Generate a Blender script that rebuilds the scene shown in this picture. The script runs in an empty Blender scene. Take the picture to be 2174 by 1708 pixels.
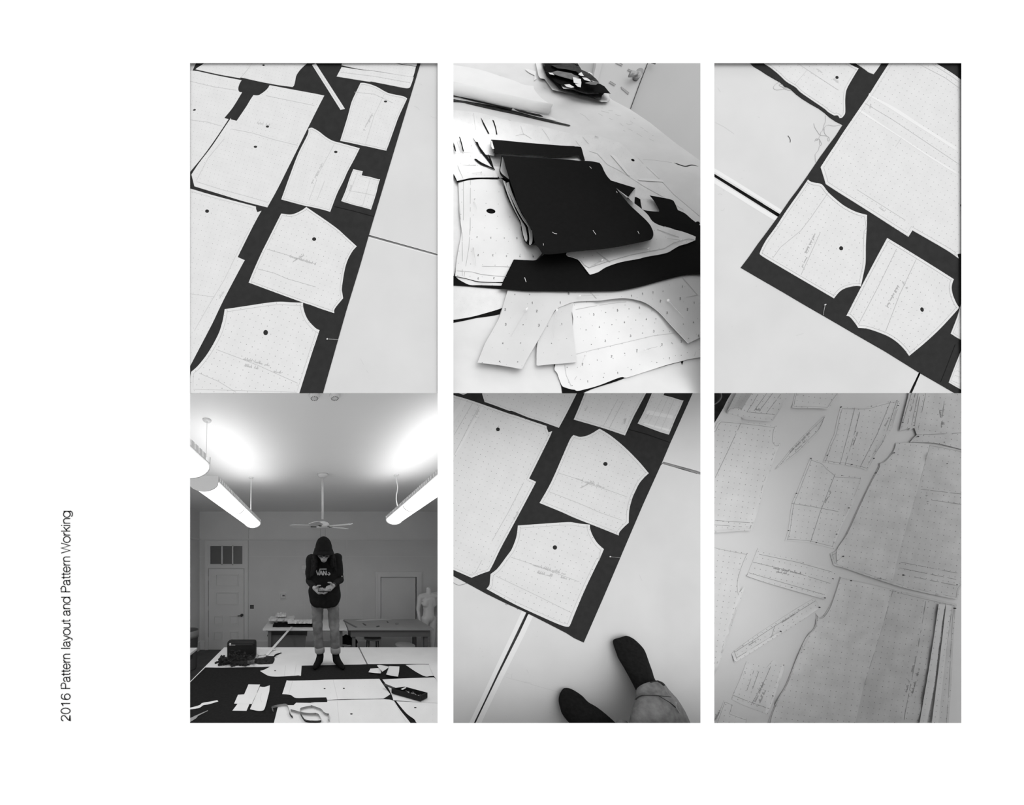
import bpy, bmesh, math, random
from math import sin, cos, pi, radians, sqrt, atan2
from mathutils import Vector, Matrix
from mathutils.geometry import delaunay_2d_cdt

SC = bpy.context.scene
COL = SC.collection
R = random.Random(7)

# ------------------------------------------------------------------ camera
EYE = Vector((0.0, 0.0, 2.25))
F, U0, V0, W_, H_ = 586.0, 666.0, 1183.0, 2174.0, 1708.0
cd = bpy.data.cameras.new('camera')
cam = bpy.data.objects.new('camera', cd); COL.objects.link(cam)
cam.location = EYE; cam.rotation_euler = (pi / 2, 0, 0)
cd.sensor_width = 36.0; cd.sensor_fit = 'HORIZONTAL'
cd.lens = F / W_ * 36.0
cd.shift_x = (W_ / 2 - U0) / W_
cd.shift_y = (V0 - H_ / 2) / W_
cd.clip_start = 0.05; cd.clip_end = 60
SC.camera = cam
SC.view_settings.view_transform = 'Standard'
SC.view_settings.look = 'None'
SC.view_settings.exposure = 0.0
SC.view_settings.gamma = 1.0
SC.view_settings.use_curve_mapping = False

WORLD = 1.16
w = bpy.data.worlds.new('daylight'); SC.world = w; w.use_nodes = True
w.node_tree.nodes['Background'].inputs[0].default_value = (1, 1, 1, 1)
w.node_tree.nodes['Background'].inputs[1].default_value = WORLD

def ray(u, v):
    return Vector(((u - U0) / F, 1.0, (V0 - v) / F))

def at(u, v, y):                     # the point seen at photo pixel (u, v), y metres away
    return EYE + ray(u, v) * y

class Plane:                         # a table top leaning behind the gallery wall: y = a + b*z
    def __init__(s, a, b):
        s.a, s.b = a, b; s.k = sqrt(1 + b * b)
        s.n = Vector((0, -1, b)) / s.k
    def P(s, u, v, h=0.0):
        r = ray(u, v)
        return EYE + r * ((s.a - h * s.k) / (1 - s.b * r.z))

# ------------------------------------------------------------------ materials
def lin(g):
    g /= 255.0
    return g / 12.92 if g <= 0.04045 else ((g + 0.055) / 1.055) ** 2.4

def new_mat(name):
    m = bpy.data.materials.new(name); m.use_nodes = True
    nt = m.node_tree; b = nt.nodes['Principled BSDF']
    return m, nt, b

def mat(name, val, rough=0.85, spec=0.15, noise=0.0, scale=8.0, metal=0.0, bump=0.0, bscale=60.0, detail=4.0):
    m, nt, b = new_mat(name)
    b.inputs['Base Color'].default_value = (val, val, val, 1)
    b.inputs['Roughness'].default_value = rough
    b.inputs['Specular IOR Level'].default_value = spec
    b.inputs['Metallic'].default_value = metal
    tc = nt.nodes.new('ShaderNodeTexCoord')
    if noise:
        n = nt.nodes.new('ShaderNodeTexNoise'); n.inputs['Scale'].default_value = scale; n.inputs['Detail'].default_value = detail
        mr = nt.nodes.new('ShaderNodeMapRange')
        mr.inputs[1].default_value = 0.3; mr.inputs[2].default_value = 0.7
        mr.inputs[3].default_value = val * (1 - noise); mr.inputs[4].default_value = val * (1 + noise)
        nt.links.new(tc.outputs['Object'], n.inputs['Vector'])
        nt.links.new(n.outputs['Fac'], mr.inputs[0]); nt.links.new(mr.outputs[0], b.inputs['Base Color'])
    if bump:
        n2 = nt.nodes.new('ShaderNodeTexNoise'); n2.inputs['Scale'].default_value = bscale; n2.inputs['Detail'].default_value = 3
        bp = nt.nodes.new('ShaderNodeBump'); bp.inputs['Strength'].default_value = bump; bp.inputs['Distance'].default_value = 0.01
        nt.links.new(tc.outputs['Object'], n2.inputs['Vector'])
        nt.links.new(n2.outputs['Fac'], bp.inputs['Height']); nt.links.new(bp.outputs[0], b.inputs['Normal'])
    return m

def dotted(name, val, dot=0.55, r=0.075, noise=0.03, trans=0.0):
    """pattern paper printed with a grid of small marks (grid in the sheet's own UVs)"""
    m, nt, b = new_mat(name)
    b.inputs['Roughness'].default_value = 0.8; b.inputs['Specular IOR Level'].default_value = 0.15
    L = nt.links.new; N = nt.nodes.new
    uv = N('ShaderNodeTexCoord')
    fr = N('ShaderNodeVectorMath'); fr.operation = 'FRACTION'; L(uv.outputs['UV'], fr.inputs[0])
    sb = N('ShaderNodeVectorMath'); sb.operation = 'SUBTRACT'; sb.inputs[1].default_value = (0.5, 0.5, 0); L(fr.outputs[0], sb.inputs[0])
    ln = N('ShaderNodeVectorMath'); ln.operation = 'LENGTH'; L(sb.outputs[0], ln.inputs[0])
    lt = N('ShaderNodeMapRange'); lt.inputs[1].default_value = r * 1.25; lt.inputs[2].default_value = r * 0.6; lt.inputs[3].default_value = 0; lt.inputs[4].default_value = 1
    L(ln.outputs['Value'], lt.inputs[0])
    fl = N('ShaderNodeVectorMath'); fl.operation = 'FLOOR'; L(uv.outputs['UV'], fl.inputs[0])
    wn = N('ShaderNodeTexWhiteNoise'); wn.noise_dimensions = '2D'; L(fl.outputs[0], wn.inputs['Vector'])
    mm = N('ShaderNodeMapRange'); mm.inputs[3].default_value = 0.45; mm.inputs[4].default_value = 1.0; L(wn.outputs['Value'], mm.inputs[0])
    mu = N('ShaderNodeMath'); mu.operation = 'MULTIPLY'; L(lt.outputs[0], mu.inputs[0]); L(mm.outputs[0], mu.inputs[1])
    ns = N('ShaderNodeTexNoise'); ns.inputs['Scale'].default_value = 0.35; ns.inputs['Detail'].default_value = 5; L(uv.outputs['UV'], ns.inputs['Vector'])
    nm = N('ShaderNodeMapRange'); nm.inputs[1].default_value = 0.3; nm.inputs[2].default_value = 0.7
    nm.inputs[3].default_value = val * (1 - noise); nm.inputs[4].default_value = val * (1 + noise); L(ns.outputs['Fac'], nm.inputs[0])
    mx = N('ShaderNodeMix'); mx.data_type = 'RGBA'
    L(mu.outputs[0], mx.inputs['Factor']); L(nm.outputs[0], mx.inputs['A'])
    mx.inputs['B'].default_value = (val * dot, val * dot, val * dot, 1)
    L(mx.outputs['Result'], b.inputs['Base Color'])
    return m

M = {}
M['wall'] = mat('white_wall_paint', 0.90, 0.95, 0.0)
M['text'] = mat('black_lettering', 0.01, 0.9, 0.0)
M['fabric'] = mat('black_twill', 0.030, 1.0, 0.02, 0.10, 40, bump=0.05, bscale=500)
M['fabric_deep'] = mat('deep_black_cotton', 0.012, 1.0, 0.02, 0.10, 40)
M['ink'] = mat('pencil', 0.45, 1.0, 0.0)
M['ink_dark'] = mat('dark_pencil', 0.12, 1.0, 0.0)
M['ink_soft'] = mat('soft_pencil', 0.55, 1.0, 0.0)
M['table'] = mat('white_laminate', 0.605, 0.6, 0.2, 0.035, 5, detail=6)
M['strip'] = mat('gap_shade_dark', 0.10, 0.5, 0.3, 0.3, 12)  # dark colour stands for the shade inside the table gaps
M['strip_grey'] = mat('gap_shade_grey', 0.22, 0.5, 0.3, 0.3, 12)
M['tape'] = mat('white_edge_tape', 0.71, 0.3, 0.4)
M['tape_shiny'] = mat('shiny_tape', 0.80, 0.25, 0.5)  # lighter base stands in for the glare on the tape
M['paper'] = dotted('dotted_pattern_paper', 0.665)
M['paper_b'] = dotted('dotted_pattern_paper_bold', 0.67, dot=0.38, r=0.07)
M['paper_plain'] = mat('plain_paper', 0.66, 0.85, 0.15, 0.02, 20)
M['pin'] = mat('steel_pin', 0.55, 0.35, 0.5, metal=0.6)
M['pin_white'] = mat('white_pin_head', 0.75, 0.4, 0.4)
M['pin_black'] = mat('black_pin_head', 0.02, 0.4, 0.4)

# ------------------------------------------------------------------ object helpers
def finish(name, bm, m, parent=None, smooth=False):
    bm.normal_update()
    me = bpy.data.meshes.new(name)
    bm.to_mesh(me); bm.free()
    for x in (m if isinstance(m, (list, tuple)) else [m]):
        me.materials.append(x)
    if smooth:
        for p in me.polygons: p.use_smooth = True
    o = bpy.data.objects.new(name, me); COL.objects.link(o)
    if parent is not None: o.parent = parent
    return o

def tag(o, label, cat, group=None, kind=None):
    if label: o['label'] = label
    if cat: o['category'] = cat
    if group: o['group'] = group
    if kind: o['kind'] = kind
    return o

def root(name, label, cat, loc=(0, 0, 0), rz=0.0, group=None):
    o = bpy.data.objects.new(name, None); COL.objects.link(o)
    o.location = loc; o.rotation_euler = (0, 0, rz); o.empty_display_size = 0.05
    return tag(o, label, cat, group)

def struct(o):
    o['kind'] = 'structure'; return o

K = 1281.0 / 270.0
def T(ox, oy, s):
    """points read off an enlarged crop of the photo whose corner is (ox, oy)"""
    out = []
    for q in s.split():
        a, b = q.split(','); out.append((ox + float(a) / K, oy + float(b) / K))
    return out

def clip_v(poly, vmax):
    out = []
    for i in range(len(poly)):
        p, q = poly[i], poly[(i + 1) % len(poly)]
        if p[1] <= vmax: out.append(p)
        if (p[1] <= vmax) != (q[1] <= vmax):
            t = (vmax - p[1]) / (q[1] - p[1]); out.append((p[0] + t * (q[0] - p[0]), vmax))
    return out

def soften(poly, sub=4, ang=38, closed=True):
    """round the traced outline between its true corners"""
    n = len(poly); out = []
    def turn(i):
        if not closed and i in (0, n - 1): return 180
        a, b, c = poly[(i - 1) % n], poly[i], poly[(i + 1) % n]
        t = atan2(c[1] - b[1], c[0] - b[0]) - atan2(b[1] - a[1], b[0] - a[0])
        return abs(math.degrees((t + pi) % (2 * pi) - pi))
    corner = [turn(i) > ang for i in range(n)]
    for i in range(n if closed else n - 1):
        j = (i + 1) % n
        p0, p1, p2, p3 = poly[(i - 1) % n], poly[i], poly[j], poly[(j + 1) % n]
        L = math.hypot(p2[0] - p1[0], p2[1] - p1[1])
        if corner[i]: p0 = p1
        if corner[j]: p3 = p2
        if L < 3 or (corner[i] and corner[j]):
            out.append(p1); continue
        for s in range(sub):
            t = s / sub; t2 = t * t; t3 = t2 * t
            q = []
            for d in (0, 1):
                m1 = (p2[d] - p0[d]) * 0.5; m2 = (p3[d] - p1[d]) * 0.5
                # keep tangents short so the curve stays near the trace
                q.append((2 * t3 - 3 * t2 + 1) * p1[d] + (t3 - 2 * t2 + t) * m1 + (-2 * t3 + 3 * t2) * p2[d] + (t3 - t2) * m2)
            out.append(tuple(q))
    if not closed: out.append(poly[-1])
    return out

def inside(p, poly):
    x, y = p; c = False; n = len(poly); j = n - 1
    for i in range(n):
        xi, yi = poly[i]; xj, yj = poly[j]
        if (yi > y) != (yj > y) and x < (xj - xi) * (y - yi) / (yj - yi) + xi: c = not c
        j = i
    return c

def seg_d(p, a, b):
    dx, dy = b[0] - a[0], b[1] - a[1]; L = dx * dx + dy * dy or 1
    t = max(0, min(1, ((p[0] - a[0]) * dx + (p[1] - a[1]) * dy) / L))
    return math.hypot(p[0] - a[0] - t * dx, p[1] - a[1] - t * dy)

def triangulate(loops, grid=None):
    pts, edges = [], []
    for lp in loops:
        b = len(pts); n = len(lp)
        pts += lp; edges += [(b + i, b + (i + 1) % n) for i in range(n)]
    if grid:
        us = [p[0] for p in loops[0]]; vs = [p[1] for p in loops[0]]
        u = min(us) + grid / 2
        while u < max(us):
            v = min(vs) + grid / 2
            while v < max(vs):
                q = (u + (R.random() - .5) * grid * .2, v + (R.random() - .5) * grid * .2)
                if inside(q, loops[0]) and not any(inside(q, l) for l in loops[1:]): pts.append(q)
                v += grid
            u += grid
        for d in (3.0, 7.0):         # rows just inside the edge, so that lifted edges bend cleanly
            for q in inset(loops[0], d):
                if min(seg_d(q, loops[0][i - 1], loops[0][i]) for i in range(len(loops[0]))) > d * .8: pts.append(q)
    V, E, FC, _, _, _ = delaunay_2d_cdt([Vector(p) for p in pts], edges, [], 0, 1e-6)
    tri = []
    for f in FC:
        c = (sum(V[i][0] for i in f) / len(f), sum(V[i][1] for i in f) / len(f))
        if inside(c, loops[0]) and not any(inside(c, l) for l in loops[1:]): tri.append(tuple(f))
    return [tuple(v) for v in V], tri

def slab_bm(plane, loops, h, th, hf=None, grid=None, uv=None, bm=None, base=None):
    """a sheet of real thickness lying on the leaning table: outline in photo pixels, heights in metres"""
    V, tri = triangulate(loops, grid)
    bm = bm or bmesh.new(); lay = bm.loops.layers.uv.verify()
    top, bot, uvs = [], [], {}
    ang, sp = uv or (0.0, 11.0)
    ca, sa = cos(radians(ang)), sin(radians(ang))
    for (u, v) in V:
        e = hf(u, v) if hf else 0.0
        p = plane.P(u, v, h + th + e)
        a = bm.verts.new(p); b = bm.verts.new(p - plane.n * th if base is None else plane.P(u, v, base))
        top.append(a); bot.append(b)
        uvs[a] = uvs[b] = ((u * ca + v * sa) / sp, (-u * sa + v * ca) / sp)
    count = {}
    fs = []
    for f in tri:
        a, b, c = [V[i] for i in f]
        if (b[0] - a[0]) * (c[1] - a[1]) - (b[1] - a[1]) * (c[0] - a[0]) > 0: f = f[::-1]
        try:
            fs.append(bm.faces.new([top[i] for i in f])); fs.append(bm.faces.new([bot[i] for i in f[::-1]]))
        except ValueError: continue
        for i in range(len(f)):
            e = (f[i], f[(i + 1) % len(f)]); count[e] = 1
    for (i, j) in list(count):
        if (j, i) not in count:
            try: fs.append(bm.faces.new([top[j], top[i], bot[i], bot[j]]))
            except ValueError: continue
            for x in fs[-1].edges: x.smooth = False
    for f in fs:
        for l in f.loops: l[lay].uv = uvs[l.vert]
    loose = [x for x in bm.verts if not x.link_faces]
    bmesh.ops.delete(bm, geom=loose, context='VERTS')
    return bm

def ellipse(u, v, ru, rv, n=18, rot=0.0):
    c, s = cos(rot), sin(rot)
    return [(u + ru * cos(2 * pi * i / n) * c - rv * sin(2 * pi * i / n) * s, v + ru * cos(2 * pi * i / n) * s + rv * sin(2 * pi * i / n) * c) for i in range(n)]

def sheet(name, plane, poly, m, h=0.0011, th=0.0006, holes=(), vmax=None, hf=None, grid=None, uv=None, soft=True, parent=None, smooth=False, base=None):
    q = soften(poly) if soft else list(poly)
    if vmax: q = clip_v(q, vmax)
    loops = [q] + [ellipse(*x) for x in holes]
    return finish(name, slab_bm(plane, loops, h, th, hf, grid, uv, None, base), m, parent, smooth)

def ribbon_bm(bm, plane, pts, wpx, h, hf=None, closed=False):
    if hf:                           # follow the creases of the sheet
        q = []
        for a, b in zip(pts, pts[1:]):
            k = max(1, int(math.hypot(b[0] - a[0], b[1] - a[1]) / 5)); q += [(a[0] + (b[0] - a[0]) * i / k, a[1] + (b[1] - a[1]) * i / k) for i in range(k)]
        pts = q + [pts[-1]]
    n = len(pts); prev = None; first = None
    for i in range(n):
        a = pts[(i - 1) % n] if (i or closed) else pts[i]
        b = pts[(i + 1) % n] if (i < n - 1 or closed) else pts[i]
        d = (b[0] - a[0], b[1] - a[1]); L = math.hypot(*d) or 1
        nx, ny = -d[1] / L * wpx / 2, d[0] / L * wpx / 2
        e = h + (hf(*pts[i]) if hf else 0)
        l = bm.verts.new(plane.P(pts[i][0] + nx, pts[i][1] + ny, e)); r = bm.verts.new(plane.P(pts[i][0] - nx, pts[i][1] - ny, e))
        if prev: bm.faces.new([prev[0], prev[1], r, l])
        prev = (l, r); first = first or prev
    if closed: bm.faces.new([prev[0], prev[1], first[1], first[0]])

def lines(name, plane, list_of_pts, wpx, h, m, parent, hf=None, vmax=None):
    o = None                          # every drawn line is a part of its own
    for pts in list_of_pts:
        if vmax: pts = [p for p in pts if p[1] < vmax - 1]
        if len(pts) > 1:
            bm = bmesh.new(); ribbon_bm(bm, plane, pts, wpx, h, hf); o = finish(name, bm, m, parent)
    return o

def inset(poly, d):
    """outline moved inwards by d pixels (the pencilled seam line)"""
    n = len(poly); area = sum(poly[i][0] * poly[(i + 1) % n][1] - poly[(i + 1) % n][0] * poly[i][1] for i in range(n))
    s = 1 if area > 0 else -1; out = []
    for i in range(n):
        a, b, c = poly[i - 1], poly[i], poly[(i + 1) % n]
        d1 = (b[0] - a[0], b[1] - a[1]); d2 = (c[0] - b[0], c[1] - b[1])
        l1 = math.hypot(*d1) or 1; l2 = math.hypot(*d2) or 1
        n1 = (-d1[1] / l1 * s, d1[0] / l1 * s); n2 = (-d2[1] / l2 * s, d2[0] / l2 * s)
        k = 1 + n1[0] * n2[0] + n1[1] * n2[1]
        k = max(k, 0.5)
        q = (b[0] + (n1[0] + n2[0]) / k * d, b[1] + (n1[1] + n2[1]) / k * d)
        if inside(q, poly): out.append(q)
    return out

def scrawl(u, v, ang, length, hgt=4.0, seed=0):
    """a line of pencilled handwriting"""
    r = random.Random(seed); pts = []; words = []; x = 0.0
    ca, sa = cos(radians(ang)), sin(radians(ang))
    while x < length:
        wl = r.uniform(9, 20); pts = []; t = 0
        while t < wl and x + t < length:
            tall = r.random() < 0.3
            hh = hgt * (1.6 if tall else r.uniform(0.5, 0.9)); st = r.uniform(1.6, 2.6)
            for (dx, dy) in ((0, 0), (st * .55, -hh), (st * .8, -hh * .2), (st, r.uniform(0, .2) * hgt)):
                a, b = x + t + dx + dy * -0.25, dy
                pts.append((u + a * ca - b * sa, v + a * sa + b * ca))
            t += st
        if len(pts) > 1: words.append(pts)
        x += wl + r.uniform(3, 6)
    return words

# --- pins: one steel shaft with a ball head, copied to every place
def pin_mesh(name, head):
    bm = bmesh.new()
    bmesh.ops.create_cone(bm, segments=6, radius1=0.0006, radius2=0.0004, depth=0.045, cap_ends=True, matrix=Matrix.Rotation(pi / 2, 4, 'Y'))
    s = bmesh.ops.create_uvsphere(bm, u_segments=8, v_segments=6, radius=0.0030, matrix=Matrix.Translation((-0.024, 0, 0)))
    hv = set(s['verts'])
    for f in bm.faces:
        if all(x in hv for x in f.verts): f.material_index = 1
    me = bpy.data.meshes.new(name); bm.to_mesh(me); bm.free()
    me.materials.append(M['pin']); me.materials.append(head)
    return me
PIN_W = pin_mesh('white_headed_pin', M['pin_white']); PIN_B = pin_mesh('black_headed_pin', M['pin_black'])

def pin(plane, a, b, h, label, me=PIN_W, group=None):
    """head at pixel a, point at pixel b"""
    A, B = plane.P(*a, h + 0.0032), plane.P(*b, h + 0.0012)
    d = B - A; L = d.length
    o = bpy.data.objects.new('straight_pin', me); COL.objects.link(o)
    x = d.normalized(); z = (plane.n - x * plane.n.dot(x)).normalized(); y = z.cross(x)
    mt = Matrix((x, y, z)).transposed().to_4x4(); mt.translation = (A + B) / 2
    s = L / 0.0465
    o.matrix_world = mt @ Matrix.Diagonal((s, max(0.6, min(1.2, s)), max(0.6, min(1.2, s)), 1))
    return tag(o, label, 'pin', group)

# ------------------------------------------------------------------ the gallery wall with its six openings (upper and lower meet at one line)
COLS = ((403.5, 929.0), (962.5, 1487.0), (1516.5, 2041.0)); TOP, MID, BOT = 134.0, 834.0, 1534.0
def gallery_wall():
    y0, y1 = 1.0, 1.002
    xs = [-2.4] + [((u - U0) / F) for c in COLS for u in c] + [3.7]
    zs = [0.0, EYE.z + (V0 - BOT) / F, EYE.z + (V0 - TOP) / F, 5.0]
    bm = bmesh.new()
    def pt(i, j, back):
        p = Vector((xs[i], y0, zs[j]))
        if not back: return p
        if 0 < i < 7 and 0 < j < 3: return EYE + (p - EYE) * (y1 / y0)      # splayed reveals
        return Vector((xs[i], y1, zs[j] if j in (0, 3) else EYE.z + (zs[j] - EYE.z) * y1)) if not 0 < i < 7 else Vector((xs[i] * y1, y1, zs[j]))
    fr = {(i, j): bm.verts.new(pt(i, j, 0)) for i in range(8) for j in range(4)}
    bk = {(i, j): bm.verts.new(pt(i, j, 1)) for i in range(8) for j in range(4)}
    hole = {(1, 1), (3, 1), (5, 1)}
    for i in range(7):
        for j in range(3):
            if (i, j) in hole:
                for a, b in (((i, j), (i + 1, j)), ((i + 1, j), (i + 1, j + 1)), ((i + 1, j + 1), (i, j + 1)), ((i, j + 1), (i, j))):
                    bm.faces.new([fr[a], fr[b], bk[b], bk[a]])
                continue
            q = [(i, j), (i + 1, j), (i + 1, j + 1), (i, j + 1)]
            bm.faces.new([fr[k] for k in q]); bm.faces.new([bk[k] for k in q[::-1]])
    bmesh.ops.recalc_face_normals(bm, faces=bm.faces)
    return struct(finish('wall_front', bm, M['wall']))
gallery_wall()

# ------------------------------------------------------------------ thin stroke lettering
def arc(cx, cy, rx, ry, a0, a1, n=14):
    return [(cx + rx * cos(radians(a0 + (a1 - a0) * i / n)), cy + ry * sin(radians(a0 + (a1 - a0) * i / n))) for i in range(n + 1)]
# glyphs: strokes in units where the capitals are 100 high, x-height 72; then the advance
BOWL = lambda cx: arc(cx, 36, 29, 37, 0, 360, 26)
GL = {
 '2': ([arc(27, 71, 24, 27, 172, -32) + [(40, 48), (12, 20), (3, 2), (53, 2)]], 64),
 '0': ([arc(28, 50, 25, 50, 0, 360, 28)], 64),
 '1': ([[(8, 78), (18, 81), (27, 88), (31, 99), (31, 0)]], 64),
 '3': ([arc(27, 74, 22, 24, 165, -80) + arc(27, 26, 25, 26, 85, -170)], 64),
 '4': ([[(40, 0), (40, 98), (2, 30), (54, 30)]], 64),
 '5': ([[(50, 97), (12, 97), (6, 50)] + arc(27, 32, 25, 31, 130, -160)], 64),
 '6': ([arc(28, 31, 25, 31, 0, 360, 22), [(3, 34), (5, 60)] + arc(30, 68, 24, 30, 165, 25)], 64),
 'P': ([[(8, 0), (8, 99), (40, 99)] + arc(40, 74, 24, 25, 90, -90) + [(8, 49)]], 72),
 'a': ([[(6, 52)] + arc(28, 52, 21, 19, 165, 0) + [(49, 12), (52, 3), (58, 3)], arc(26, 19, 22, 19, 40, 300, 16)[:0] + [(49, 42), (30, 39), (12, 34), (5, 22), (8, 8), (20, 1), (34, 3), (45, 12), (49, 26)]], 64),
 't': ([[(15, 92), (15, 14), (19, 4), (30, 3)], [(1, 70), (30, 70)]], 34),
 'e': ([[(4, 38), (56, 38)] + arc(30, 37, 26, 35, 0, 180, 14) + arc(30, 36, 26, 36, 180, 340, 14)], 64),
 'r': ([[(8, 0), (8, 71)], [(8, 42), (14, 58), (24, 68), (36, 70)]], 38),
 'n': ([[(8, 0), (8, 71)], [(8, 42)] + arc(30, 49, 22, 23, 170, 0) + [(52, 0)]], 62),
 'l': ([[(8, 0), (8, 99)]], 22),
 'y': ([[(2, 71), (27, 2)], [(51, 71), (24, -10), (16, -22), (3, -21)]], 54),
 'o': ([BOWL(32)], 66),
 'u': ([[(52, 71), (52, 0)], [(8, 71), (8, 24)] + arc(30, 23, 22, 23, 180, 350) ], 62),
 'd': ([BOWL(31), [(60, 0), (60, 99)]], 68),
 'W': ([[(2, 99), (27, 1), (50, 97), (73, 1), (98, 99)]], 100),
 'k': ([[(8, 0), (8, 99)], [(48, 71), (8, 31)], [(22, 45), (51, 0)]], 54),
 'i': ([[(8, 0), (8, 71)], [(8, 88), (8, 99)]], 22),
 'g': ([BOWL(31), [(60, 71), (60, -4)] + arc(33, -4, 27, 21, 0, -150)], 68),
 '+': ([[(12, 50), (52, 50)], [(32, 30), (32, 70)]], 64),
 'A': ([[(2, 0), (36, 99), (70, 0)], [(14, 34), (58, 34)]], 70),
 'V': ([[(2, 99), (34, 0), (66, 99)]], 62), 'N': ([[(8, 0), (8, 99), (60, 0), (60, 99)]], 72),
 'S': ([arc(32, 74, 25, 25, 20, 260) + arc(32, 25, 27, 25, 85, -160)], 66),
 ' ': ([], 34)}

def caption():
    # reads upwards along the left margin of the wall, baseline at u=148.6; each word with its own start and length
    sc = 19.2 / 99.0
    bm = bmesh.new(); wp = 1.75
    for word, v0, v1 in (('2016', 1530.5, 1472.0), ('Pattern', 1462.5, 1388.0), ('layout', 1377.5, 1315.5), ('and', 1307.0, 1267.5), ('Pattern', 1257.5, 1181.5), ('Working', 1174.0, 1085.0)):
        x = 0.0; k = (v0 - v1) / ((sum(GL[c][1] for c in word) - 9) * sc)
        for c in word:
            for st in GL[c][0]:
                pts = [(148.6 - p[1] * sc, v0 - (x + p[0]) * sc * k) for p in st]
                prev = None
                n = len(pts)
                for i in range(n):
                    a = pts[max(i - 1, 0)]; b = pts[min(i + 1, n - 1)]
                    if math.hypot(pts[0][0] - pts[-1][0], pts[0][1] - pts[-1][1]) < .01 and i in (0, n - 1): a, b = pts[-2], pts[1]
                    d = (b[0] - a[0], b[1] - a[1]); L = math.hypot(*d) or 1
                    nx, ny = -d[1] / L * wp / 2, d[0] / L * wp / 2
                    if 0 < i < n - 1:      # mitre
                        d1 = (pts[i][0] - a[0], pts[i][1] - a[1]); l1 = math.hypot(*d1) or 1
                        co = max(0.45, abs((d[0] * d1[0] + d[1] * d1[1]) / (L * l1))); nx /= co; ny /= co
                    q = [bm.verts.new(at(pts[i][0] + nx * sx, pts[i][1] + ny * sx, dy)) for (sx, dy) in ((1, 0.9985), (-1, 0.9985), (-1, 1.0), (1, 1.0))]
                    if prev:
                        for e in range(4): bm.faces.new([prev[e], prev[(e + 1) % 4], q[(e + 1) % 4], q[e]])
                    else: bm.faces.new(q)
                    prev = q
                bm.faces.new(prev[::-1])
            x += GL[c][1]
    bmesh.ops.recalc_face_normals(bm, faces=bm.faces)
    o = finish('wall_lettering', bm, M['text'])
    tag(o, 'thin black caption lettering reading upwards on the left margin of the white wall', 'lettering')
caption()
# ================================================================== flat table-top scenes
def frustum(name, plane, poly, m, depth=1.02, parent=None):
    """a thick table top, its edges undercut so that only its upper face and edge show"""
    V, tri = triangulate([poly]); bm = bmesh.new(); lay = bm.loops.layers.uv.verify()
    a = [bm.verts.new(plane.P(u, v)) for u, v in V]; b = [bm.verts.new(EYE + (x.co - EYE) * depth) for x in a]
    cnt = {}
    for f in tri:
        A, B, C = [V[i] for i in f]
        if (B[0] - A[0]) * (C[1] - A[1]) - (B[1] - A[1]) * (C[0] - A[0]) > 0: f = f[::-1]
        bm.faces.new([a[i] for i in f]); bm.faces.new([b[i] for i in f[::-1]])
        for i in range(3): cnt[(f[i], f[(i + 1) % 3])] = 1
    for (i, j) in list(cnt):
        if (j, i) not in cnt: bm.faces.new([a[j], a[i], b[i], b[j]])
    return finish(name, bm, m, parent)

def bbox_poly(poly, c):
    return poly

def gap_shade_strip(plane, pts, name, parent, m='strip', h=-0.012):
    """the dark sunken strip between two tables, seen through their gap"""
    bm = bmesh.new()
    V, tri = triangulate([pts])
    vs = [bm.verts.new(plane.P(u, v, h)) for u, v in V]; vb = [bm.verts.new(plane.P(u, v, h - 0.006)) for u, v in V]
    for f in tri:
        A, B, C = [V[i] for i in f]
        if (B[0] - A[0]) * (C[1] - A[1]) - (B[1] - A[1]) * (C[0] - A[0]) > 0: f = f[::-1]
        bm.faces.new([vs[i] for i in f]); bm.faces.new([vb[i] for i in f[::-1]])
    return finish(name, bm, M[m], parent)

def piece(pl, poly, label, holes=(), uv=(0, 11), seam=0, notes=(), marks=(), h=0.0016, vmax=None, m='paper', grp=None, hf=None, grid=None, name='pattern_piece', th=0.0006, cat='pattern piece', ink='ink_soft', seamw=0.6, smooth=False):
    o = sheet(name, pl, poly, M[m], h, th, holes, vmax, hf, grid, uv, smooth=smooth)
    tag(o, label, cat, grp)
    q = soften(poly)
    if seam:
        s = inset(q, seam)
        s = [p for p in s if not vmax or p[1] < vmax - 1]
        runs, cur = [], []
        for p in s + s[:1]:
            if cur and math.hypot(p[0] - cur[-1][0], p[1] - cur[-1][1]) > 400: runs.append(cur); cur = []
            cur.append(p)
        runs.append(cur)
        lines('seam_line', pl, runs, seamw, h + th + 0.0002, M[ink], o, hf, vmax)
    if marks:
        lines('pencil_marking', pl, marks, 0.8, h + th + 0.0002, M[ink], o, hf, vmax)
    if notes:
        for k, (u, v, a, L, hh) in enumerate(notes):
            bm = bmesh.new()
            for st in scrawl(u, v, a, L, hh, int(u * 7 + v)):
                if not vmax or max(p[1] for p in st) < vmax - 1: ribbon_bm(bm, pl, st, 0.7, h + th + 0.00022, hf)
            finish('handwritten_lettering', bm, M[ink], o)
    return o

def cloth(pl, poly, label, h=0.0003, th=0.001, vmax=None, m='fabric', name='black_fabric', **k):
    o = sheet(name, pl, poly, M[m], h, th, (), vmax, **k)
    return tag(o, label, 'fabric')

def thread(pl, strands, label, h=0.0006, wpx=0.7, m='ink_dark', cat='thread'):
    bm = bmesh.new()
    for pts in strands:
        ribbon_bm(bm, pl, soften(pts, 4, 170, closed=False), wpx, h)
    # a thread has body: solidify the strand
    geom = bmesh.ops.extrude_face_region(bm, geom=bm.faces[:])
    bmesh.ops.translate(bm, vec=-pl.n * 0.0004, verts=[x for x in geom['geom'] if isinstance(x, bmesh.types.BMVert)])
    return tag(finish('loose_thread', bm, M[m]), label, cat)

def scuffs(pl, name, pts_list, parent, m='ink_soft', h=0.00008, wpx=0.9):
    return lines(name, pl, pts_list, wpx, h, M[m], parent)

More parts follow.
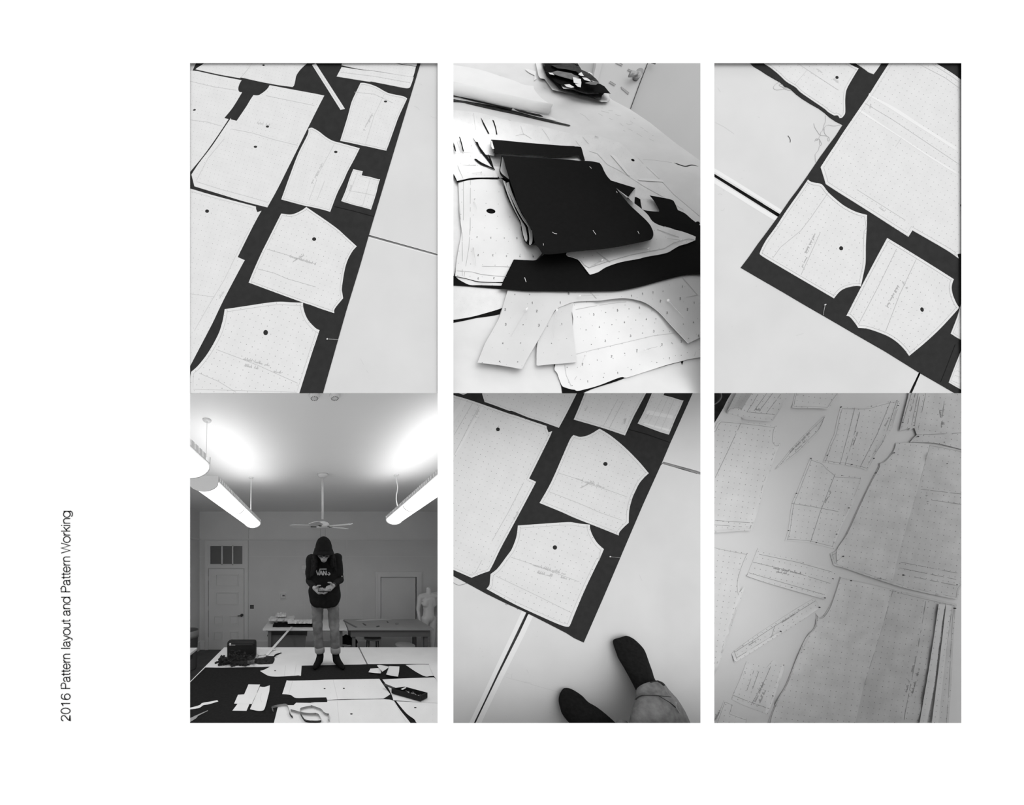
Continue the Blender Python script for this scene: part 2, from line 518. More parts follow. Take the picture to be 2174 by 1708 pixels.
# ------------------------------------------------------------------ upper-left view
P1 = Plane(1.0040, 0.0015)
A = lambda s: T(400, 130, s); B = lambda s: T(660, 130, s); C = lambda s: T(400, 480, s); D = lambda s: T(660, 480, s)
VM = 834.0
t1 = frustum('cutting_table', P1, [(396, 122), (940, 122), (940, 541.2), (784.4, 497.9), (396, 386)], M['table'])
tag(t1, 'white cutting table top above the dark gap in the upper-left picture, partly under black fabric', 'table')
t1b = frustum('cutting_table', P1, [(396, 391), (782.3, 502.8), (940, 546.2), (940, VM), (396, VM)], M['table'])
tag(t1b, 'white cutting table top below the dark gap in the upper-left picture, beside black fabric', 'table')
gap_shade_strip(P1, [(396, 386.4), (784.3, 498.3), (940, 541.7), (940, 545.7), (782.4, 502.4), (396, 390.6)], 'gap_shade_strip', t1b, 'strip_grey', -0.003)
lines('edge_tape', P1, [D('590,116 720,152 900,204 1070,250 1275,304')], 1.2, 0.00008, M['tape'], t1b)
scuffs(P1, 'scuff_marking', [D('500,1330 515,1365 532,1395'), D('1143,1160 1148,1164'), D('560,1450 580,1480')], t1b)
scuffs(P1, 'scuff_marking', [B('1085,225 1110,232 1120,240'), B('1040,450 1080,470 1095,490'), B('1200,550 1240,570 1262,572'), B('1050,340 1075,335')], t1)
cloth(P1, [(422, 122), (893.8, 122), (893, 133.6), (856, 256), (788.6, 480), (765, 562), (735, 660), (685.7, VM), (650, VM + 8), (390, VM + 8), (390, 178), (404, 159.5)],
      'long black fabric laid diagonally with white pattern pieces on it, upper-left picture', vmax=VM, soft=False)
g1 = 'pattern pieces in the upper-left picture'
piece(P1, A('72,80 88,66 160,18 185,-25 1230,-25 1195,18 1150,60 1110,105 1085,150 1075,200 1065,240 1050,258 900,238 700,200 535,163 520,168 440,155 300,130'),
      'holed white paper piece cut by the top edge beside the narrow strip, upper-left picture', [(*A('757,38')[0], 2.8, 2.0)], (12, 7), 0, marks=[A('640,20 590,90 530,160')], grp=g1)
piece(P1, A('60,95 150,112 300,145 535,190 515,225 503,265 505,295 517,310 540,312 450,460 360,572 404,582 285,762 150,950 15,1115 -5,1145 -60,1145 -60,95'),
      'white paper piece with a notched corner at the left edge of the upper-left picture', [(*A('60,489')[0], 3.3, 2.0, 18, -.2)], (12, 8), 0, marks=[A('20,200 250,255 480,290'), A('20,590 190,610 330,650')], grp=g1)
piece(P1, A('818,240 1000,275 1281,327') + B('135,345 65,480 0,610') + A('1100,880 1000,1080 900,1280 795,1470 560,1410 330,1340 60,1258 45,1200 30,1140 110,1020 240,850 415,590 430,585 485,600 580,460 625,385 655,340 690,343 720,335 770,300 800,270'),
      'largest white paper piece with two holes, centre left of the upper-left picture', [(*A('796,657')[0], 3.5, 2.4), (*A('675,860')[0], 3.7, 2.5)], (15, 9.0), 0,
      marks=[A('780,345 1000,390 1270,445'), A('430,680 640,720 870,790 1100,845'), A('360,780 200,970 80,1200'), A('80,1210 330,1290 560,1350 800,1420')],
      notes=[(545, 262, 10, 26, 3)], grp=g1)
piece(P1, A('-60,1270 30,1285 200,1335 440,1400 680,1462 683,1490 695,1518 735,1505') + C('650,0 496,310 568,342 540,390 360,730 240,980 120,1210 18,1405 -20,1480 -60,1480'),
      'white paper piece with a stepped slanting edge, lower left of the upper-left picture', [(*A('188,1508')[0], 4.2, 3.8)], (16, 10.2), 0,
      marks=[A('30,1310 300,1385 660,1480'), C('620,20 510,230 360,540 220,770 60,1050'), C('20,680 130,695 270,712')], notes=[(466, 634, -55, 16, 3)], grp=g1)
piece(P1, B('-25,680 -5,670 20,672 80,705 150,760 220,800 300,822 420,855 492,876 440,980 370,1110 330,1200 265,1330 195,1515 110,1490 0,1465') + A('1180,1455 1100,1435 935,1390 960,1320 1040,1100 1110,920 1200,740'),
      'holed white trouser-like paper between the largest piece and the stepped pocket, upper-left picture', [(*B('251,912')[0], 3.8, 2.6)], (14, 8.5), 3.5,
      marks=[B('235,835 60,1160'), B('60,1190 -20,1400'), B('140,1200 60,1400')], notes=[(684, 345, 118, 50, 3)], grp=g1)
piece(P1, B('500,217 540,218 600,232 670,260 740,300 800,325 930,352 970,375 930,460 880,570 840,680 790,820 760,897 740,895 560,855 530,850 420,825 295,800 345,640 375,540 410,410 460,300'),
      'holed white trouser-like paper near the fabric edge, upper right of the upper-left picture', [(*B('752,404')[0], 3.5, 2.2)], (14, 7.5), 3.2,
      marks=[B('740,330 640,540 550,830'), B('440,310 640,330 830,420')], notes=[(790, 240, 118, 40, 3)], grp=g1)
piece(P1, B('427,1086 523,1107 511,1148 600,1165 670,1185 697,1187 680,1240 655,1340 606,1492 530,1470 430,1445 305,1407 350,1300 390,1180'),
      'small stepped white pocket pattern near the fabric edge in the upper-left picture', (), (16, 8), 2.5, marks=[B('470,1120 400,1300 350,1400'), B('600,1180 520,1460'), B('380,1300 520,1325 640,1350')], notes=[(742, 405, -62, 14, 3)], grp=g1)
piece(P1, B('12,35 50,22 343,478 298,487'), 'narrow white paper strip lying across bare black fabric in the upper-left picture', (), (60, 7), 0, marks=[B('40,50 310,470')], grp=g1)
piece(P1, B('310,57 490,85 640,100 820,128 1035,160 1018,215 1000,260 960,270 800,240 610,203 590,205 420,178 260,152'), 'white paper band, lowest of the stacked bands at the top right of the upper-left picture', (), (10, 6.5), 0, marks=[B('300,110 640,150 1000,215')], grp=g1)
piece(P1, B('308,38 330,-25 700,-25 870,25 1000,46 1058,52 1045,110 1030,157 900,138 820,125 650,97 490,78'), 'white paper band just above the lowest of the stacked bands, upper-left picture', (), (10, 6.5), 0, grp=g1)
piece(P1, B('800,-25 1085,-25 1062,46 1000,40 900,22 840,15'), 'sliver of white paper band at the top border above two others, upper-left picture', (), (10, 6.5), 0, grp=g1)
piece(P1, A('935,1532 1020,1543 1080,1530 1140,1500 1170,1480 1187,1466') + D('235,0 350,100 462,202 420,250 375,330 345,420 325,530 312,630 318,680 325,725 270,790 237,838 236,875 100,830 0,793') + C('1155,768 900,675 607,567 650,460 730,280 800,140 870,0'),
      'white bodice-like paper piece with pointed shoulder and one hole beside the table gap, upper-left picture', [(*D('33,129')[0], 4.4, 4.0)], (19, 11.4), 4, ink='ink',
      marks=[C('700,430 860,470 1000,530 1281,610'), C('790,230 1000,290 1281,380')], notes=[(614, 545, 17, 58, 3.5), (622, 556, -30, 26, 3)], m='paper_b', grp=g1)
piece(P1, C('365,835 600,800 800,770 920,760 1040,766 1155,770 1156,810 1175,880 1210,950 1281,1025') + D('88,1045 40,1190 0,1310') + C('1117,1680 1100,1730 18,1730 18,1540 28,1465 100,1400 200,1270 300,1090 340,970 357,890'),
      'white bodice-like paper piece at the bottom edge of the upper-left picture, one hole', [(*C('778,1070')[0], 5.0, 5.8)], (22, 13.2), 6, ink='ink', vmax=VM,
      marks=[C('110,1480 300,1560 480,1672'), C('280,1240 520,1330 700,1400 1100,1580')], notes=[(516, 763, 14, 62, 4), (518, 777, 12, 30, 4), (580, 789, 12, 18, 4)], m='paper_b', grp=g1)
pin(P1, (695, 719.2), (719.5, 720.7), 0.001, 'fine pin across the fabric edge above the bare table, upper-left picture')
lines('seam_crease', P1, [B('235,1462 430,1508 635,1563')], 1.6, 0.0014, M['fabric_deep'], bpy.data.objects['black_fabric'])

# ------------------------------------------------------------------ upper-right view
P3 = Plane(1.0042, 0.0015)
A = lambda s: T(1510, 130, s); B = lambda s: T(1775, 130, s); C = lambda s: T(1510, 480, s); D = lambda s: T(1775, 480, s)
# three table tops meet under the fabric
t3 = frustum('cutting_table', P3, [(1506, 122), (2060, 122), (2060, 702), (2008, 672), (1657.5, 454.6), (1506, 362)], M['table'])
tag(t3, 'white cutting table top above the long dark gap in the upper-right picture', 'table')
t3b = frustum('cutting_table', P3, [(1506, 369), (1650.2, 460), (2003, 678), (1951, 788.8), (1930, VM), (1506, VM)], M['table'])
tag(t3b, 'white cutting table top below the long dark gap, lower left of the upper-right picture', 'table')
t3c = frustum('cutting_table', P3, [(2010, 682), (2060, 712), (2060, VM), (1936.2, VM), (1955.2, 791.5)], M['table'])
tag(t3c, 'white cutting table corner beside the short dark gap, bottom of the upper-right picture', 'table')
gap_shade_strip(P3, [(1506, 362.4), (1657.3, 455), (2007, 672.4), (2003, 677.6), (1650.4, 459.6), (1506, 368.6)], 'gap_shade_strip', t3b)
gap_shade_strip(P3, [(2004, 678.6), (2009, 682.4), (1954.8, 791.5), (1935.8, VM - .2), (1930.4, VM - .2), (1951.4, 788.8)], 'gap_shade_strip', t3c)
lines('edge_tape', P3, [A('-10,1072 60,1112 240,1222 480,1372 640,1472 715,1518')], 7, 0.00008, M['tape'], t3)
lines('edge_tape', P3, [A('-10,1175 60,1225 240,1335 480,1485 655,1590')], 8.5, 0.00008, M['tape'], t3b)
scuffs(P3, 'scuff_marking', [A('70,1340 90,1333 112,1345'), A('95,1503 120,1500 135,1482'), A('125,1290 127,1310'), A('480,1625 492,1632'), C('855,1102 890,1090 930,1080'), C('205,1012 215,1010'), C('450,610 460,600')], t3b)
scuffs(P3, 'scuff_marking', [A('65,265 82,295 95,308'), A('325,1105 332,1095'), A('385,1100 390,1105'), A('300,1180 315,1180'), A('40,615 130,660 230,730'), A('470,560 490,565')], t3)
cloth(P3, A('385,5 430,50 500,90 560,130 620,165 700,210 740,250 800,275 860,330 920,375 1000,425 1090,475 1150,520 1200,565') + B('0,603 70,637 0,748') + A('1180,850 1100,960 1040,1050 965,1160 880,1280 800,1385 700,1530 570,1708') + C('470,180 380,310 300,415 480,520 740,670 900,765 1281,985') + D('200,1088 500,1260 830,1465 1240,1702 1400,1790 1400,700') + [(2060, 122), (1590, 122)],
      'black fabric with a notched corner laid over tables, carrying white pattern pieces, upper-right picture', vmax=VM, soft=False)
g3 = 'pattern pieces in the upper-right picture'
piece(P3, A('500,-15 530,17 600,65 680,130 760,205 850,260 900,310 1000,380 1140,475 1180,510 1230,540') + B('-15,545 12,543 25,550 38,572 60,568 80,545 93,510 92,390 100,310 120,255 180,150 228,72 180,50 120,17 60,-15'),
      'holed white paper piece beside the ravelled fabric edge, top of the upper-right picture', [(*B('10,162')[0], 3.6, 3.5)], (31, 11), 4, marks=[A('870,20 1281,290'), A('960,95 840,235')], notes=[(1733, 146, 35, 16, 3), (1768, 168, 35, 14, 3)], grp=g3)
piece(P3, B('150,-15 200,17 290,80 330,110 380,128 420,75 458,17 470,-15'), 'small white paper corner between two larger pieces at the top edge, upper-right picture', (), (31, 10), 0, grp=g3)
piece(P3, B('555,-15 535,17 440,165 330,340 220,500 60,735 0,830') + A('1180,945 1103,1065 1130,1150 1155,1235') + B('24,1317 300,1490') + D('565,0 730,105 770,40 1100,230 1235,322 1222,285 1240,277 1300,275') + B('1330,225 1265,190 1200,140 1100,75 1005,17 985,-15'),
      'largest white paper piece crossed by pale tape bands, upper-right picture', [(*B('1266,1450')[0], 3.2, 3.4)], (31, 11.4), 6, m='paper_b',
      marks=[B('290,420 560,580 1265,1052'), B('210,1290 700,1600'), B('660,770 600,860'), B('820,20 1100,165 1265,285')], notes=[(1866, 440, 40, 14, 3), (1848, 220, 100, 10, 3)], grp=g3)
for poly in (B('335,318 345,340 600,470 860,640 1300,920 1300,958 1000,765 700,575 500,448 325,345'), B('240,490 230,505 420,625 650,770 900,940 1300,1192 1300,1165 1000,985 700,790 450,625 260,495')):
    sheet('tape_band', P3, poly, M['tape'], 0.00225, 0.00008, parent=[o for o in COL.objects if o.name.startswith('pattern_piece')][-1])
piece(P3, A('975,1190 1000,1210 1040,1222 1115,1240 1180,1320 1281,1410') + B('100,1465 200,1515 312,1547 310,1708') + D('308,20 300,190 298,360 285,440 250,605 215,600 150,608 80,630 30,665 -20,725') + C('1237,725 1100,645 800,470 530,310 488,275 510,220 560,130 655,0') + A('760,1500 880,1330'),
      'white bodice-like paper piece with one hole near the fabric corner, upper-right picture', [(*D('52,222')[0], 4.5, 4.6)], (31, 12), 5, ink='ink', m='paper_b',
      marks=[A('1180,1320 1000,1580 900,1708') + C('700,210 620,320'), C('1100,60 905,490')], notes=[(1730, 495, 118, 46, 3.4), (1713, 545, 118, 22, 3)], grp=g3)
piece(P3, D('516,118 800,290 1080,465 1187,533 1170,580 1165,630 1180,700 1215,780 1242,818 1180,890 1050,1030 900,1170 737,1305 690,1240 620,1170 540,1115 450,1075 320,1032 225,1023 190,970 140,912 105,902 260,600 380,370'),
      'white bodice-like paper piece with an oval hole above the lower fabric edge, upper-right picture', [(*D('867,838')[0], 4.0, 5.0, 18, -.3)], (30, 12.4), 5, ink='ink', m='paper_b',
      marks=[D('610,230 430,600 230,980'), D('810,330 640,690 500,1060')], notes=[(1906, 605, 118, 50, 3.4), (1915, 597, 60, 18, 3)], grp=g3)
piece(P3, D('1330,650 1265,780 1225,905 1185,1010 1157,1080 1210,1115 1265,1145 1330,1180'), 'white paper piece cut off by the right edge beside the oval-holed bodice piece, upper-right picture', (), (24, 11), 4, grp=g3)
piece(P3, D('1330,1140 1265,1250 1190,1430 1137,1573 1200,1610 1265,1645 1330,1680'), 'corner of a white pocket pattern at the bottom right of the upper-right picture', (), (24, 10), 3, marks=[D('1200,1500 1281,1530'), D('1215,1450 1281,1480'), D('1180,1560 1281,1600')], grp=g3)
thread(P3, [A('1300,640 1235,650 1180,640 1150,655 1130,690 1105,715 1098,750 1075,785'), A('1150,545 1152,600 1135,650 1125,690'), A('1035,625 1045,665 1070,705 1098,742 1150,748 1185,765 1192,800 1178,800 1175,770'), A('1075,785 1060,778 1050,788 1072,795 1085,780 1100,800 1112,830 1105,848 1095,840 1092,790'), A('1045,805 1055,785 1072,782'), A('1092,850 1080,895 1050,935 1048,960 1052,1015'), A('1140,680 1142,720 1165,750')],
       'tangle of dark loose thread on the white table by the fabric notch, upper-right picture', wpx=0.6, m='ink')
thread(P3, [A('700,205 655,225 630,255 632,275 660,287 720,280 780,268 740,262 700,250 685,235 700,228 725,240'), A('720,262 760,285 810,293')], 'thin looped thread hanging off the wavy fabric edge, upper-right picture', wpx=0.5, m='ink')
thread(P3, [A('773,748 790,772 798,795 796,815')], 'short curved dark thread alone on the white table, upper-right picture', wpx=1.1)
pin(P3, C('1147,792')[0], C('1126,897')[0], 0.001, 'fine pin across the lower fabric edge, upper-right picture')
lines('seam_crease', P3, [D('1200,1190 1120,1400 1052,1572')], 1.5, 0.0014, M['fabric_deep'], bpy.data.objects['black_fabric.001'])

# ------------------------------------------------------------------ lower-middle view
P5 = Plane(1.22, 0.02)
A = lambda s: T(960, 830, s); B = lambda s: T(1220, 830, s); C = lambda s: T(960, 1180, s); D = lambda s: T(1220, 1180, s)
E5 = (955, 800, 1500, 1570)
t5 = frustum('cutting_table', P5, [(945, 780), (1140, 1240), (1117.5, 1299), (1002.5, 1540), (985, 1580), (945, 1580)], M['table'])
tag(t5, 'white cutting table top left of the long dark gap in the lower-middle picture', 'table')
t5b = frustum('cutting_table', P5, [(1144, 1248), (1406.5, 984.2), (1492, 1009), (1492, 1580), (992, 1580), (1009.5, 1540), (1123.5, 1303)], M['table'])
tag(t5b, 'white cutting table top under the socked feet in the lower-middle picture', 'table')
t5c = frustum('cutting_table', P5, [(945, 770), (1492, 770), (1492, 1002.5), (1408.6, 979.6), (1142, 1240)], M['table'])
tag(t5c, 'white cutting table top at the upper right of the lower-middle picture, above a grey gap', 'table')
gap_shade_strip(P5, [(1143, 1244), (1123.1, 1303), (1009.1, 1540), (991.6, 1580), (985.4, 1580), (1002.9, 1540), (1117.9, 1299)], 'gap_shade_strip', t5b)
gap_shade_strip(P5, [(1145, 1245), (1406, 981.9), (1492, 1008.6), (1492, 1002.8), (1408.6, 980), (1142.5, 1240.4)], 'gap_shade_strip', t5c, 'strip_grey', -0.003)
lines('edge_tape', P5, [C('722,560 640,740 440,1160 300,1460 175,1720')], 9, 0.00008, M['tape'], t5)
lines('edge_tape', P5, [C('790,595 700,790 490,1210 350,1500 245,1720')], 11, 0.00008, M['tape'], t5b)
scuffs(P5, 'scuff_marking', [C('745,1140 762,1158 768,1180'), C('545,1188 568,1178'), C('605,1185 595,1205 605,1230'), C('540,1610 548,1614'), C('855,755 864,765'), C('840,805 865,806'), C('540,1220 700,1262 900,1320 1090,1372'), C('700,1265 760,1270 795,1278'), D('652,185 665,220 680,248'), D('1095,480 1105,488'), C('975,1575 1000,1570'), D('432,1443 436,1450')], t5b)
scuffs(P5, 'scuff_marking', [C('275,925 290,928'), C('300,955 310,962'), C('298,1010 325,1016'), C('402,1020 408,1022'), C('210,370 225,360'), C('245,525 262,515')], t5)
cloth(P5, [(945, 790), (1490, 790)] + B('1197,7 1190,17 965,520 880,720 690,1140 450,1700') + D('468,0 280,440 92,870 0,828') + C('1150,775 950,672 730,560 540,475 345,380 180,290 13,200 -70,160'),
      'black fabric with white pattern pieces ending in a sharp corner above the feet, lower-middle picture', soft=False)
g5 = 'pattern pieces in the lower-middle picture'
piece(P5, A('285,-60 300,17 327,107 450,150 570,195 610,200 770,265 900,305 1075,368 1150,230 1258,17 1300,-60'), 'white paper piece cut off by the top edge above the taped large piece, lower-middle picture', (), (20, 11), 4, grp=g5, notes=[(1180, 876, 90, 8, 3)])
piece(P5, A('30,-40 60,17 110,35 155,17 190,-40'), 'tiny white paper tip at the top left edge of the lower-middle picture', (), (20, 11), 0, grp=g5)
piece(P5, A('-60,15 13,40 150,80 300,130 590,232 620,238 800,300 950,350 955,375 970,415 1008,402 960,510 775,880 845,912 800,1000 640,1300 500,1560') + C('450,0 415,75 375,150 290,180 195,218 13,138 -60,105'),
      'largest taped white paper piece with a stepped edge, left of the lower-middle picture', [(*A('461,384')[0], 4.2, 4.2)], (23, 11.8), 4.5, m='paper_b', ink='ink',
      marks=[A('270,150 20,640'), A('205,120 20,440'), A('720,920 560,1230 400,1510'), C('300,40 235,165 170,195')], notes=[(1092, 1104, -60, 18, 3), (1016, 868, 118, 16, 3)], grp=g5)
big5 = [o for o in COL.objects if o.name.startswith('pattern_piece')][-1]
for poly in (A('150,88 130,130 75,210 -60,420 -60,330 60,150 90,85'), A('298,150 325,158 200,360 90,560 -60,760 -60,735 60,570 180,350')):
    sheet('tape_band', P5, poly, M['tape'], 0.00225, 0.00008, parent=big5)
piece(P5, B('125,-60 105,10 47,155') + A('1225,285') + B('190,342 330,385 508,445 590,265 640,170 725,10 760,-60'), 'white trouser-like paper piece cut off by the top edge beside the taped pocket, lower-middle picture', (), (20, 10.5), 4, ink='ink',
      marks=[B('435,80 290,350'), B('490,100 350,370')], notes=[(1243, 872, -60, 12, 3), (1326, 900, -70, 12, 3)], grp=g5)
piece(P5, B('810,-60 780,17 700,200 635,325 840,403 950,437 1010,290 1060,180 1097,93 1065,88 975,60 893,40 905,17 930,-60'), 'small white pocket pattern with shiny tape bands near the fabric edge, lower-middle picture', (), (20, 9.5), 3, marks=[B('880,80 740,330'), B('1000,90 870,390'), B('940,70 800,360')], notes=[(1373, 888, -60, 12, 3)], grp=g5)
pk5 = [o for o in COL.objects if o.name.startswith('pattern_piece')][-1]
for poly in (B('730,200 745,190 990,245 985,275 720,232'), B('690,330 700,318 960,385 955,405')):
    sheet('tape_band', P5, poly, M['tape_shiny'], 0.00225, 0.00008, parent=pk5)
piece(P5, A('1220,442 1260,452') + B('30,455 65,460 130,445 190,415 230,390 252,378 360,445 500,560 640,700 747,826 700,870 650,930 610,1010 580,1080 550,1200 545,1325 500,1365 452,1418 445,1452 240,1370 0,1275') + A('1100,1215 880,1125 1000,910 1140,590 1190,480'),
      'white bodice-like paper piece with pointed shoulder left of the table gap, lower-middle picture', [(*B('310,732')[0], 4.7, 4.3)], (19, 11), 5, m='paper_b', ink='ink',
      marks=[A('1060,820 1281,890') + B('130,930 320,990 530,1065'), A('970,1010 1281,1130') + B('250,1220 480,1300')], notes=[(1222, 1016, 18, 62, 3.4), (1234, 1036, -30, 26, 3)], grp=g5)
piece(P5, A('662,1352 900,1335 1160,1318 1240,1325') + B('60,1334 155,1343 155,1380 180,1450 230,1530 295,1590 245,1708') + D('265,0 120,300 0,580') + C('1190,690 1170,712 1120,703 1000,655 640,490 345,330 375,290 382,230 387,180 460,120 550,0') + A('600,1590 640,1490 655,1420'),
      'white bodice-like paper piece with one round hole near the fabric corner, lower-middle picture', [(*A('1035,1573')[0], 4.7, 4.7)], (22, 12.6), 6, m='paper_b', ink='ink',
      marks=[C('440,200 860,400 1200,570'), C('590,10 860,100 1281,260')], notes=[(1131, 1200, 16, 70, 4), (1140, 1216, 14, 32, 4), (1190, 1226, 14, 18, 4)], grp=g5)
pin(P5, B('360,1666')[0], B('462,1679')[0], 0.001, 'fine pin across the fabric edge right of the round-holed bodice piece, lower-middle picture')
thread(P5, [C('10,265 35,282 65,292 100,288 150,272')], 'thin looped thread at the fabric edge, left border of the lower-middle picture')
thread(P5, [C('535,478 545,490 560,482 555,472'), C('650,525 660,535 672,525')], 'tiny curled threads under the fabric edge by the taped gap, lower-middle picture')
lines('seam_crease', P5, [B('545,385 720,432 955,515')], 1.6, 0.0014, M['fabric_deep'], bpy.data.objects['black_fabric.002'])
# ------------------------------------------------------------------ lower-right view: tissue patterns pinned on a pale table
from mathutils import noise as mnoise
P6 = Plane(1.36, 0.03)
A = lambda s: T(1510, 830, s); B = lambda s: T(1775, 830, s); C = lambda s: T(1510, 1180, s); D = lambda s: T(1775, 1180, s)
M['tissue'] = dotted('tissue_pattern_paper', 0.66, dot=0.22, r=0.075, noise=0.05)
M['tissue_dim'] = dotted('grey_tissue_pattern_paper', 0.56, dot=0.2, r=0.075, noise=0.09)
M['table_dim'] = mat('pale_table_paper', 0.66, 0.8, 0.15, 0.02, 4)
M['dark_floor'] = mat('dark_carpet', 0.015, 0.95, 0.05, 0.5, 30)
M['ink6'] = mat('pattern_pencil', 0.26, 1.0, 0.0)

def lifts(edges, wrinkle=0.0, scale=40.0, seed=0.0, poly=None):
    """edges: (polyline, width px, height m) that curl up off the table; wrinkle: gentle creasing of the sheet"""
    def f(u, v):
        e = 0.0
        for (pts, wd, hh) in edges:
            d = min(seg_d((u, v), pts[i], pts[i + 1]) for i in range(len(pts) - 1))
            if d < wd: e += hh * (1 - d / wd) ** 2
        if wrinkle:
            n = mnoise.noise(Vector((u / scale, v / scale, seed))); m = mnoise.noise(Vector((u / scale * 2.3, v / scale * 2.3, seed + 5)))
            k = 1.0 if poly is None else min(1.0, min(seg_d((u, v), poly[i - 1], poly[i]) for i in range(len(poly))) / 16.0)
            e += k * wrinkle * (abs(n) * 1.3 + 0.5 * abs(m))
        return e
    return f

t6 = frustum('cutting_table', P6, [(1560, 812), (1554.5, 834), (1516.5, 898), (1480, 960), (1480, 1580), (2080, 1580), (2080, 812)], M['table_dim'])
tag(t6, 'pale cutting table covered in pinned tissue patterns, lower-right picture', 'table')
bg = frustum('carpet', Plane(1.75, 0.03), [(1440, 760), (1640, 760), (1640, 1050), (1440, 1050)], M['dark_floor'], 1.01)
bg.name = 'floor_carpet'; struct(bg)
# a black cable lying over that carpet
bm = bmesh.new(); ribbon_bm(bm, Plane(1.72, 0.03), soften(A('30,135 70,110 95,80 105,50 100,17 98,-20'), 5, 170, False), 2.0, 0.0)
g = bmesh.ops.extrude_face_region(bm, geom=bm.faces[:]); bmesh.ops.translate(bm, vec=(0, 0.006, 0), verts=[x for x in g['geom'] if isinstance(x, bmesh.types.BMVert)])
tag(finish('grey_cable', bm, mat('grey_cable_rubber', 0.07, 0.5, 0.3)), 'thin grey cable curving over the dark carpet, lower-right picture', 'cable')

g6 = 'tissue pattern pieces in the lower-right picture'
POLY = {}
def tissue(poly, label, edges=(), wrinkle=0.0, seam=3.5, uv=(8, 12), marks=(), notes=(), h=0.0006, m='tissue', seed=0.0, holes=(), grid=13):
    hf = lifts([(pts, wd, hh) for pts, wd, hh in edges], wrinkle, 42, seed, poly)
    POLY[len(POLY)] = poly
    return piece(P6, poly, label, holes, uv, seam, notes, marks, h=h, m=m, grp=g6, hf=hf, grid=grid, ink='ink6', th=0.0004, seamw=0.6, smooth=True)

S1 = tissue(A('212,10 165,85 125,165 135,195 165,215 250,245 305,262 330,283 450,294 580,303 620,300 690,190 740,110 785,20 800,-30 240,-30'),
       'tissue piece with its edge rolled over, top left corner of the lower-right picture', [(A('785,20 690,190 620,300 580,303 330,283'), 9, 0.008)], seam=0,
       marks=[A('360,210 450,218 640,236'), A('355,215 420,120 470,30'), A('430,200 560,20'), A('480,205 620,20'), A('560,215 700,30')], notes=[(1602, 870, 5, 12, 3)])
# the rolled flap: a curled tube of the same paper along its left edge
def roll(plane, p0, p1, r0, r1, h, turns, name, m, parent):
    bm = bmesh.new(); lay = bm.loops.layers.uv.verify(); NS, NT = 14, 16; g = []
    for i in range(NS + 1):
        t = i / NS; u = p0[0] + (p1[0] - p0[0]) * t; v = p0[1] + (p1[1] - p0[1]) * t
        c = plane.P(u, v, h); e = plane.P(u + 1, v, h) - c; f_ = plane.P(u, v + 1, h) - c
        dx, dy = p1[0] - p0[0], p1[1] - p0[1]; L = math.hypot(dx, dy)
        side = (e * (-dy / L) + f_ * (dx / L)).normalized(); r = r0 + (r1 - r0) * t
        g.append([bm.verts.new(c + side * (r * sin(a)) + plane.n * (r * (1 - cos(a)))) for a in [turns * 2 * pi * k / NT for k in range(NT + 1)]])
    for i in range(NS):
        for k in range(NT):
            f = bm.faces.new([g[i][k], g[i + 1][k], g[i + 1][k + 1], g[i][k + 1]])
            for l, (a, b) in zip(f.loops, ((i, k), (i + 1, k), (i + 1, k + 1), (i, k + 1))): l[lay].uv = (a * .8, b * .4)
    bmesh.ops.solidify(bm, geom=bm.faces[:], thickness=0.0005)
    return finish(name, bm, m, parent, smooth=True)
roll(P6, A('165,225')[0], A('290,-10')[0], 0.020, 0.024, 0.002, -0.62, 'rolled_edge', M['tissue'], S1)
tissue(A('850,-30 845,20 830,80 815,165 900,172 1010,170 1100,174 1180,178 1230,100 1281,30 1310,-30'), 'curled tissue piece at the top border beside the rolled piece, lower-right picture',
       [(A('815,165 1010,170 1180,178'), 8, 0.006), (A('1180,178 1281,30'), 8, 0.006)], seam=3)
tissue(A('-40,420 30,385 60,320 95,288 250,300 480,325 670,350 648,400 638,460 640,505 655,528 690,522 700,530 650,640 600,790 540,950 485,1160 410,1395 395,1405 320,1406 180,1416 20,1425 -40,1425'),
       'large tissue piece with hooked corner and curled hem, left in the lower-right picture',
       [(A('-40,1425 180,1416 395,1405'), 10, 0.010), (A('700,530 600,790 485,1160 410,1395'), 6, 0.005)], 0.0010, marks=[A('300,320 160,620 40,870'), A('40,1300 250,1315 425,1325'), A('30,1345 200,1358 415,1370')], seam=4.5)
tissue(A('1150,240 1140,300 1120,345 1080,412 1000,490 910,590 850,640 740,725 645,790 665,755 720,690 800,590 900,480 950,430 1030,350 1110,275'), 'crescent-shaped narrow tissue piece alone on bare table near the top, lower-right picture',
       [(A('1150,240 1080,412 910,590 740,725 645,790'), 6, 0.005)], notes=[(1677, 962, -45, 60, 3), (1690, 957, -45, 40, 2.5)], seam=3)
tissue(A('1000,665 1050,690 1120,715 1180,775 1245,825') + B('0,845 140,852 270,862 240,970 150,1180 60,1350 0,1510') + A('1235,1587 1120,1558 1010,1530 880,1515 740,1508 775,1400 810,1150 860,1020 930,840'),
       'pinned tissue piece like a trouser front, near the centre of the lower-right picture', [(B('270,862 150,1180 0,1510'), 7, 0.006)], 0.0014, seam=4,
       marks=[A('810,1130 1010,1160 1281,1212'), A('1250,830 1100,1210 1000,1520')], notes=[(1752, 1068, -62, 26, 3.5)])
tissue(B('48,155 175,160 300,160 350,150 460,120 560,95 650,85 620,190 590,280 560,380 480,500 380,660 315,800 240,775 100,745 0,735') + A('1195,725 1125,712 1150,660 1200,520 1240,430 1265,310 1281,240'),
       'trapezoid tissue piece with pinned edges at the top middle of the lower-right picture', [(B('620,190 560,380 380,660 315,800'), 8, 0.008)], 0.0014, seam=4, m='tissue',
       marks=[B('190,165 120,440 40,735'), B('240,210 160,520 90,745'), B('550,100 420,420 240,770'), B('610,100 480,500 300,770')], notes=[(1812, 945, -70, 30, 3), (1880, 905, -66, 20, 3)])
